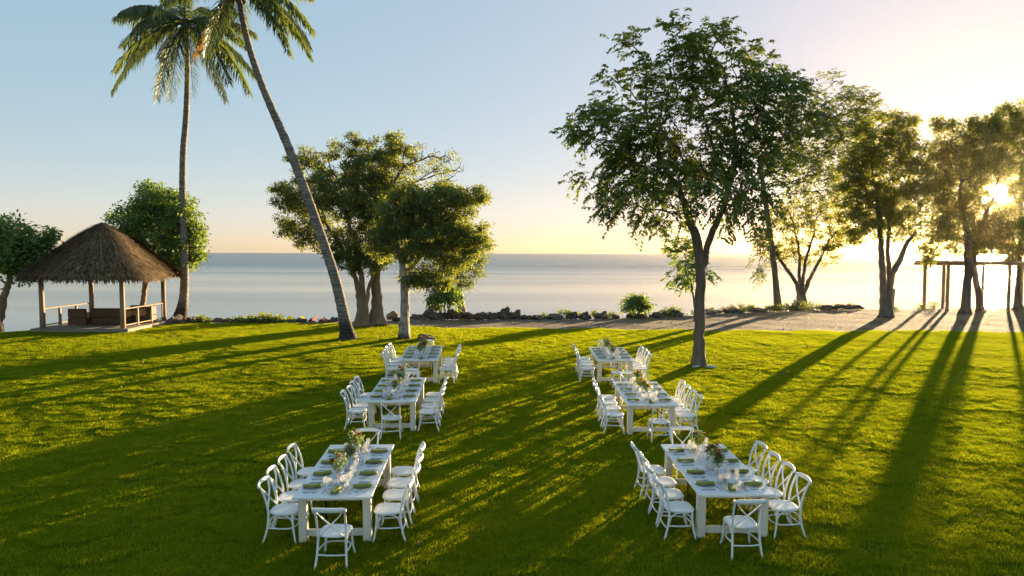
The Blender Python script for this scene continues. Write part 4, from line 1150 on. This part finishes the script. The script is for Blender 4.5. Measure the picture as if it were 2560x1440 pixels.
CANDLE = MB(); CANDLE.lathe([(.001, 0), (.040, 0), (.042, .005), (.042, .12), (.0408, .12), (.0408, .008), (.001, .008)], 18); CANDLE = CANDLE.mesh('candle_holder'); CANDLE.materials.append(M['glass'])
WAX = MB(); WAX.lathe([(.001, .0), (.030, .0), (.030, .045), (.028, .048), (.001, .046)], 14); WAX = WAX.mesh('candle'); WAX.materials.append(M['candle'])

def bloom_mesh(mat, seed, rad=.034):
    r = np.random.default_rng(seed); V = []; F = []
    for ring, (k, tilt, rr_) in enumerate(((7, .25, 1.0), (6, .75, .8), (5, 1.15, .55))):
        for i in range(k):
            a = 2 * math.pi * (i + .5 * ring) / k + r.normal(0, .1); d = np.array([math.cos(a), math.sin(a), 0])
            t = tilt + r.normal(0, .1); o_ = d * math.cos(t) + np.array([0, 0, 1]) * math.sin(t); s = np.array([-d[1], d[0], 0])
            L = rad * rr_; w = L * .55; b = len(V)
            V += [np.zeros(3), o_ * L * .6 - s * w, o_ * L + [0, 0, L * .15], o_ * L * .6 + s * w]
            F += [(b, b + 1, b + 3), (b + 1, b + 2, b + 3)]
    me = np_mesh('bloom', np.array(V), np.array(F)); me.materials.append(M[mat]); return me
BLOOMS = [bloom_mesh(m, i, s) for i, (m, s) in enumerate([('orange', .036), ('yellow', .030), ('red', .036), ('blush', .034), ('orange', .028)])]
def bouquet(loc, vase_kind, seed, label, tablename, size=1.0, tilt=0):
    r = np.random.default_rng(seed); r2 = random.Random(seed)
    v = link_mesh('vase', VASES[vase_kind]); v.location = loc; tag(v, f'clear glass vase holding the {label}', 'vase', 'vases on the tables')
    t = empty('bouquet', loc, r2.uniform(0, 6)); tag(t, label, 'bouquet', 'flower bouquets on the tables')
    top = .165 if vase_kind == 0 else .135
    st = MB(); cen = []
    nst = 9
    for i in range(nst):
        a = r.uniform(0, 6.28); d = r.uniform(.01, .10) * size; h = top + r.uniform(.06, .17) * size
        e = np.array([d * math.cos(a), d * math.sin(a), h]); cen.append(e)
        q = .010
        st.tube([(-q * math.cos(a), -q * math.sin(a), .02), (q * math.cos(a), q * math.sin(a), top), tuple(e)], .0022, 4)
    st.build('stems', M['leaf_b'], t)
    cen = np.array(cen)
    V, F = leaf_cloud(np.concatenate([cen, cen * [.6, .6, .85]]), 13, .055 * size, .05, .028, r, droop=.1, flat=1)
    tag(link_mesh('leaves', np_mesh('leaves', V, F), M['leaf_b'], t), kind='stuff')
    V, F = leaf_cloud(cen[:4] + [0, 0, .01], 6, .05 * size, .055, .05, r, droop=.1, flat=1)
    tag(link_mesh('eucalyptus_leaves', np_mesh('eucalyptus_leaves', V, F), M['leaf_e'], t), kind='stuff')
    for i in range(8):
        b_ = link_mesh('bloom', BLOOMS[r2.randrange(5)], None, t); b_.location = (cen[i] + [0, 0, .02]).tolist()
        b_.rotation_euler = (r2.uniform(-.9, .9), r2.uniform(-.9, .9), 0); s = r2.uniform(.8, 1.15) * size; b_.scale = (s, s, s)

def put(name, me, loc, rz, label, cat, group):
    o = link_mesh(name, me); o.location = loc; o.rotation_euler = (0, 0, rz); return tag(o, label, cat, group)

chair0 = make_chair(); table0 = make_table(); first = [True, True]
def table_set(px, py, rot, row, place, seed, near=(0.0, -1.56), far=(0.0, 1.42), side=.80, cx=.0):
    rd = random.Random(seed)
    f = onland(px, py, TZ)                     # middle of the table's inland edge
    ax = np.array([-math.sin(rot), math.cos(rot)]); ux = np.array([math.cos(rot), math.sin(rot)])
    c = f[:2] + ax * TL / 2; tz = float(lawn_z(*c)) - .012
    slope = float(terrain(*(c + ax)) - terrain(*(c - ax))) / 2
    tn = f'{place} {row} table'
    t = table0 if first[0] else copy_tree(table0); first[0] = False
    t.location = (c[0], c[1], tz - .005); t.rotation_euler = (math.atan(slope), 0, rot)
    tag(t, f'white farm dining table set for ten, {place} one of the {row}', 'table', 'farm dining tables')
    Mt = Matrix.Translation((c[0], c[1], tz - .005)) @ Matrix.Rotation(rot, 4, 'Z') @ Matrix.Rotation(math.atan(slope), 4, 'X')
    def W_(x, y, z): return tuple(Mt @ Vector((x, y, z)))
    ordn = ['fourth', 'third', 'second', 'first']
    seats = []
    for sgn, sname in ((-1, 'gazebo side'), (1, 'sunset side')):
        for k, y in enumerate((-.87, -.34, .18, .71)):
            seats.append((sgn * (side + rd.uniform(-.025, .03)), y + rd.uniform(-.03, .03) + cx, -sgn * math.pi / 2, f'{sname}, {ordn[k]} from sea', sgn, y + .0))
    seats.append((near[0], near[1], 0.0, 'inland end', 0, -1)); seats.append((far[0], far[1], math.pi, 'seaward end', 0, 1))
    for (x, y, rz, sn, sgn, yy) in seats:
        ch = chair0 if first[1] else copy_tree(chair0); first[1] = False
        # chair's +y faces the table
        wx, wy = c + ux * x + ax * y
        if sgn: face = math.pi / 2 if sgn > 0 else -math.pi / 2
        else: face = 0 if yy < 0 else math.pi
        ch.location = (wx, wy, float(lawn_z(wx, wy)) - .018); ch.rotation_euler = (0, 0, rot + face + rd.uniform(-.05, .05))
        tag(ch, f'white crossback chair, {sn}, {tn}', 'chair', 'crossback chairs at the tables')
        # place setting
        if sgn: qx, qy = sgn * (TW / 2 - .20), (-.87, -.34, .18, .71)[[-.87, -.34, .18, .71].index(yy)] * 1.03 + .06
        else: qx, qy = rd.uniform(-.05, .05), yy * (TL / 2 - .22)
        qx += rd.uniform(-.012, .012); qy += rd.uniform(-.015, .015)
        a = face
        fw = np.array([-math.sin(a), math.cos(a)]); rt = np.array([math.cos(a), math.sin(a)])      # forward, right of the diner
        def at(u, v, z=.0): q = np.array([qx, qy]) + rt * u + fw * v; return W_(q[0], q[1], TZ + .001 + z)
        put('charger_plate', PLATE, at(0, 0), rd.uniform(0, 6), f'clear glass plate, {sn}, {tn}', 'plate', 'glass plates at the settings')
        put('napkin', NAPS[rd.randrange(4)], at(rd.uniform(-.01, .01), rd.uniform(-.01, .01), .012), rot + a + rd.uniform(-.12, .12), f'folded green napkin, {sn}, {tn}', 'napkin', 'green napkins on the plates')
        put('fork', FORK, at(-.19, 0), rot + a + rd.uniform(-.06, .06), f'steel fork, {sn}, {tn}', 'fork', 'forks at the settings')
        put('knife', KNIFE, at(.19, 0), rot + a + math.pi * 0 + rd.uniform(-.06, .06), f'steel knife, {sn}, {tn}', 'knife', 'knives at the settings')
        put('spoon', SPOON, at(.218, -.01), rot + a + rd.uniform(-.06, .06), f'steel spoon, {sn}, {tn}', 'spoon', 'spoons at the settings')
        put('wine_glass', WINE, at(.13 + rd.uniform(-.02, .02), .20 + rd.uniform(-.02, .02)), 0, f'stemmed wine glass, {sn}, {tn}', 'wine glass', 'wine glasses at the settings')
        put('water_goblet', GOB, at(.04 + rd.uniform(-.02, .02), .235 + rd.uniform(-.02, .02)), 0, f'round footed water goblet, {sn}, {tn}', 'goblet', 'water goblets at the settings')
        if rd.random() < .8 or sgn == 0:
            put('tumbler', TUM, at(-.08 + rd.uniform(-.02, .02), .22 + rd.uniform(-.02, .02)), 0, f'short straight tumbler, {sn}, {tn}', 'tumbler', 'tumblers at the settings')
    names = ['inland', 'middle', 'seaward']
    for k, y in enumerate((-.42, .12, .62)):
        col_ = ['orange and green', 'dark red and orange', 'yellow and orange'][(k + seed) % 3]
        bouquet(W_(rd.uniform(-.05, .05), y + rd.uniform(-.06, .06), TZ + .001), rd.randrange(2), seed * 10 + k, f'flower bouquet, {names[k]} of three, {tn}', tn, 1.15 + rd.uniform(-.15, .2))
    for k, y in enumerate((-.68, -.15, .38)):
        p = W_(rd.uniform(-.06, .06), y, TZ + .001)
        h = empty('candle_holder', p); tag(h, f'clear glass candle holder, {names[k]} of three, {tn}', 'candle holder', 'candle holders on the tables')
        link_mesh('glass_cylinder', CANDLE, None, h); w = link_mesh('candle', WAX, None, h); w.location = (0, 0, .009)

ROWL, ROWR = 'palm-row', 'leafy-tree-row'
table_set(830, 1245, R(2.0), ROWL, 'inland', 1, near=(.14, -1.62), far=(.0, 1.40))
table_set(977, 1005, R(2.0), ROWL, 'middle', 2, near=(.05, -1.42), far=(.1, 1.45), side=.80)
table_set(1047, 902, R(2.4), ROWL, 'seaward', 3, near=(-.15, -1.5), far=(.0, 1.42))
table_set(1843, 1237, R(1.0), ROWR, 'inland', 4, near=(-.03, -1.47), far=(-.04, 1.45))
table_set(1632, 1013, R(-.4), ROWR, 'middle', 5, near=(.10, -1.42), far=(-.1, 1.45))
table_set(1540, 902, R(-.4), ROWR, 'seaward', 6, near=(.05, -1.45), far=(0, 1.45))

# ------------------------------------------------------------------ pebbles on the path, fallen leaves on the grass
r = np.random.default_rng(77); N = 2600
X = r.uniform(-9, 48, N); ly = lawn_y(X); sy = shore_y(X); Yp = ly + .15 + (sy - ly - .2) * r.uniform(0, 1, N) ** 1.2
k = sy - ly > .6; X, Yp = X[k], Yp[k]; N = len(X); Zp = terrain(X, Yp) + .03 * np.sin(X * 1.1 + Yp * .7) * np.sin(Yp * .9)
sz = r.uniform(.012, .05, N) * np.where(r.uniform(0, 1, N) < .04, 2.0, 1); oc = np.array([(1, 0, 0), (0, 1, 0), (-1, 0, 0), (0, -1, 0), (0, 0, .6), (0, 0, -.6)], float)
V = (oc[None] * sz[:, None, None] * r.uniform(.7, 1.2, (N, 6, 1)) + np.stack([X, Yp, Zp], 1)[:, None]).reshape(-1, 3)
fo = np.array([(0, 1, 4), (1, 2, 4), (2, 3, 4), (3, 0, 4), (1, 0, 5), (2, 1, 5), (3, 2, 5), (0, 3, 5)])
F = (fo[None] + 6 * np.arange(N)[:, None, None]).reshape(-1, 3)
o = link_mesh('pebbles', np_mesh('pebbles', V, F, True), M['stone']); tag(o, 'small pebbles strewn over the sandy path', 'pebbles', kind='stuff')
C = np.array([(7.0, 24, 5.5, 260), (-5, 29, 3.0, 160), (-8, 33, 3.0, 160), (2, 20, 14, 160)])
cx = np.concatenate([np.stack([r.normal(a, c_ / 1.6, int(n_)), r.normal(b_, c_ / 2, int(n_))], 1) for a, b_, c_, n_ in C])
cx = cx[(cx[:, 1] > 8) & (cx[:, 1] < lawn_y(cx[:, 0]) - .3)]
c3 = np.c_[cx, lawn_z(cx[:, 0], cx[:, 1]) + .035]
V, F = leaf_cloud(c3, 1, .01, .11, .06, r, droop=0, flat=.1)
M['lf_fallen'] = m_leaf('fallen_leaf', (.20, .12, .05), (.30, .22, .08), (.4, .25, .08), .3, .02, .5, scale=4)
o = link_mesh('fallen_leaves', np_mesh('fallen_leaves', V, F), M['lf_fallen']); tag(o, 'dry fallen leaves scattered on the lawn', 'leaves', kind='stuff')

# ------------------------------------------------------------------ scattering volume added to give the golden glow around the low sun
mb = MB(); mb.box((0, 795, 9.25), (4000, 1720, 26.5))
glow_haze = mb.build('glow_haze', None); tag(glow_haze, 'thin golden air volume added for the glow around the sun', 'glow_haze', kind='stuff')
hm = bpy.data.materials.new('glow_haze'); hm.use_nodes = True; hm.node_tree.nodes.clear()
ho = hm.node_tree.nodes.new('ShaderNodeOutputMaterial'); pv = hm.node_tree.nodes.new('ShaderNodeVolumePrincipled')
pv.inputs['Color'].default_value = (1, .84, .50, 1); pv.inputs['Density'].default_value = .00008; pv.inputs['Anisotropy'].default_value = .86
hm.node_tree.links.new(pv.outputs[0], ho.inputs['Volume']); glow_haze.data.materials.append(hm)
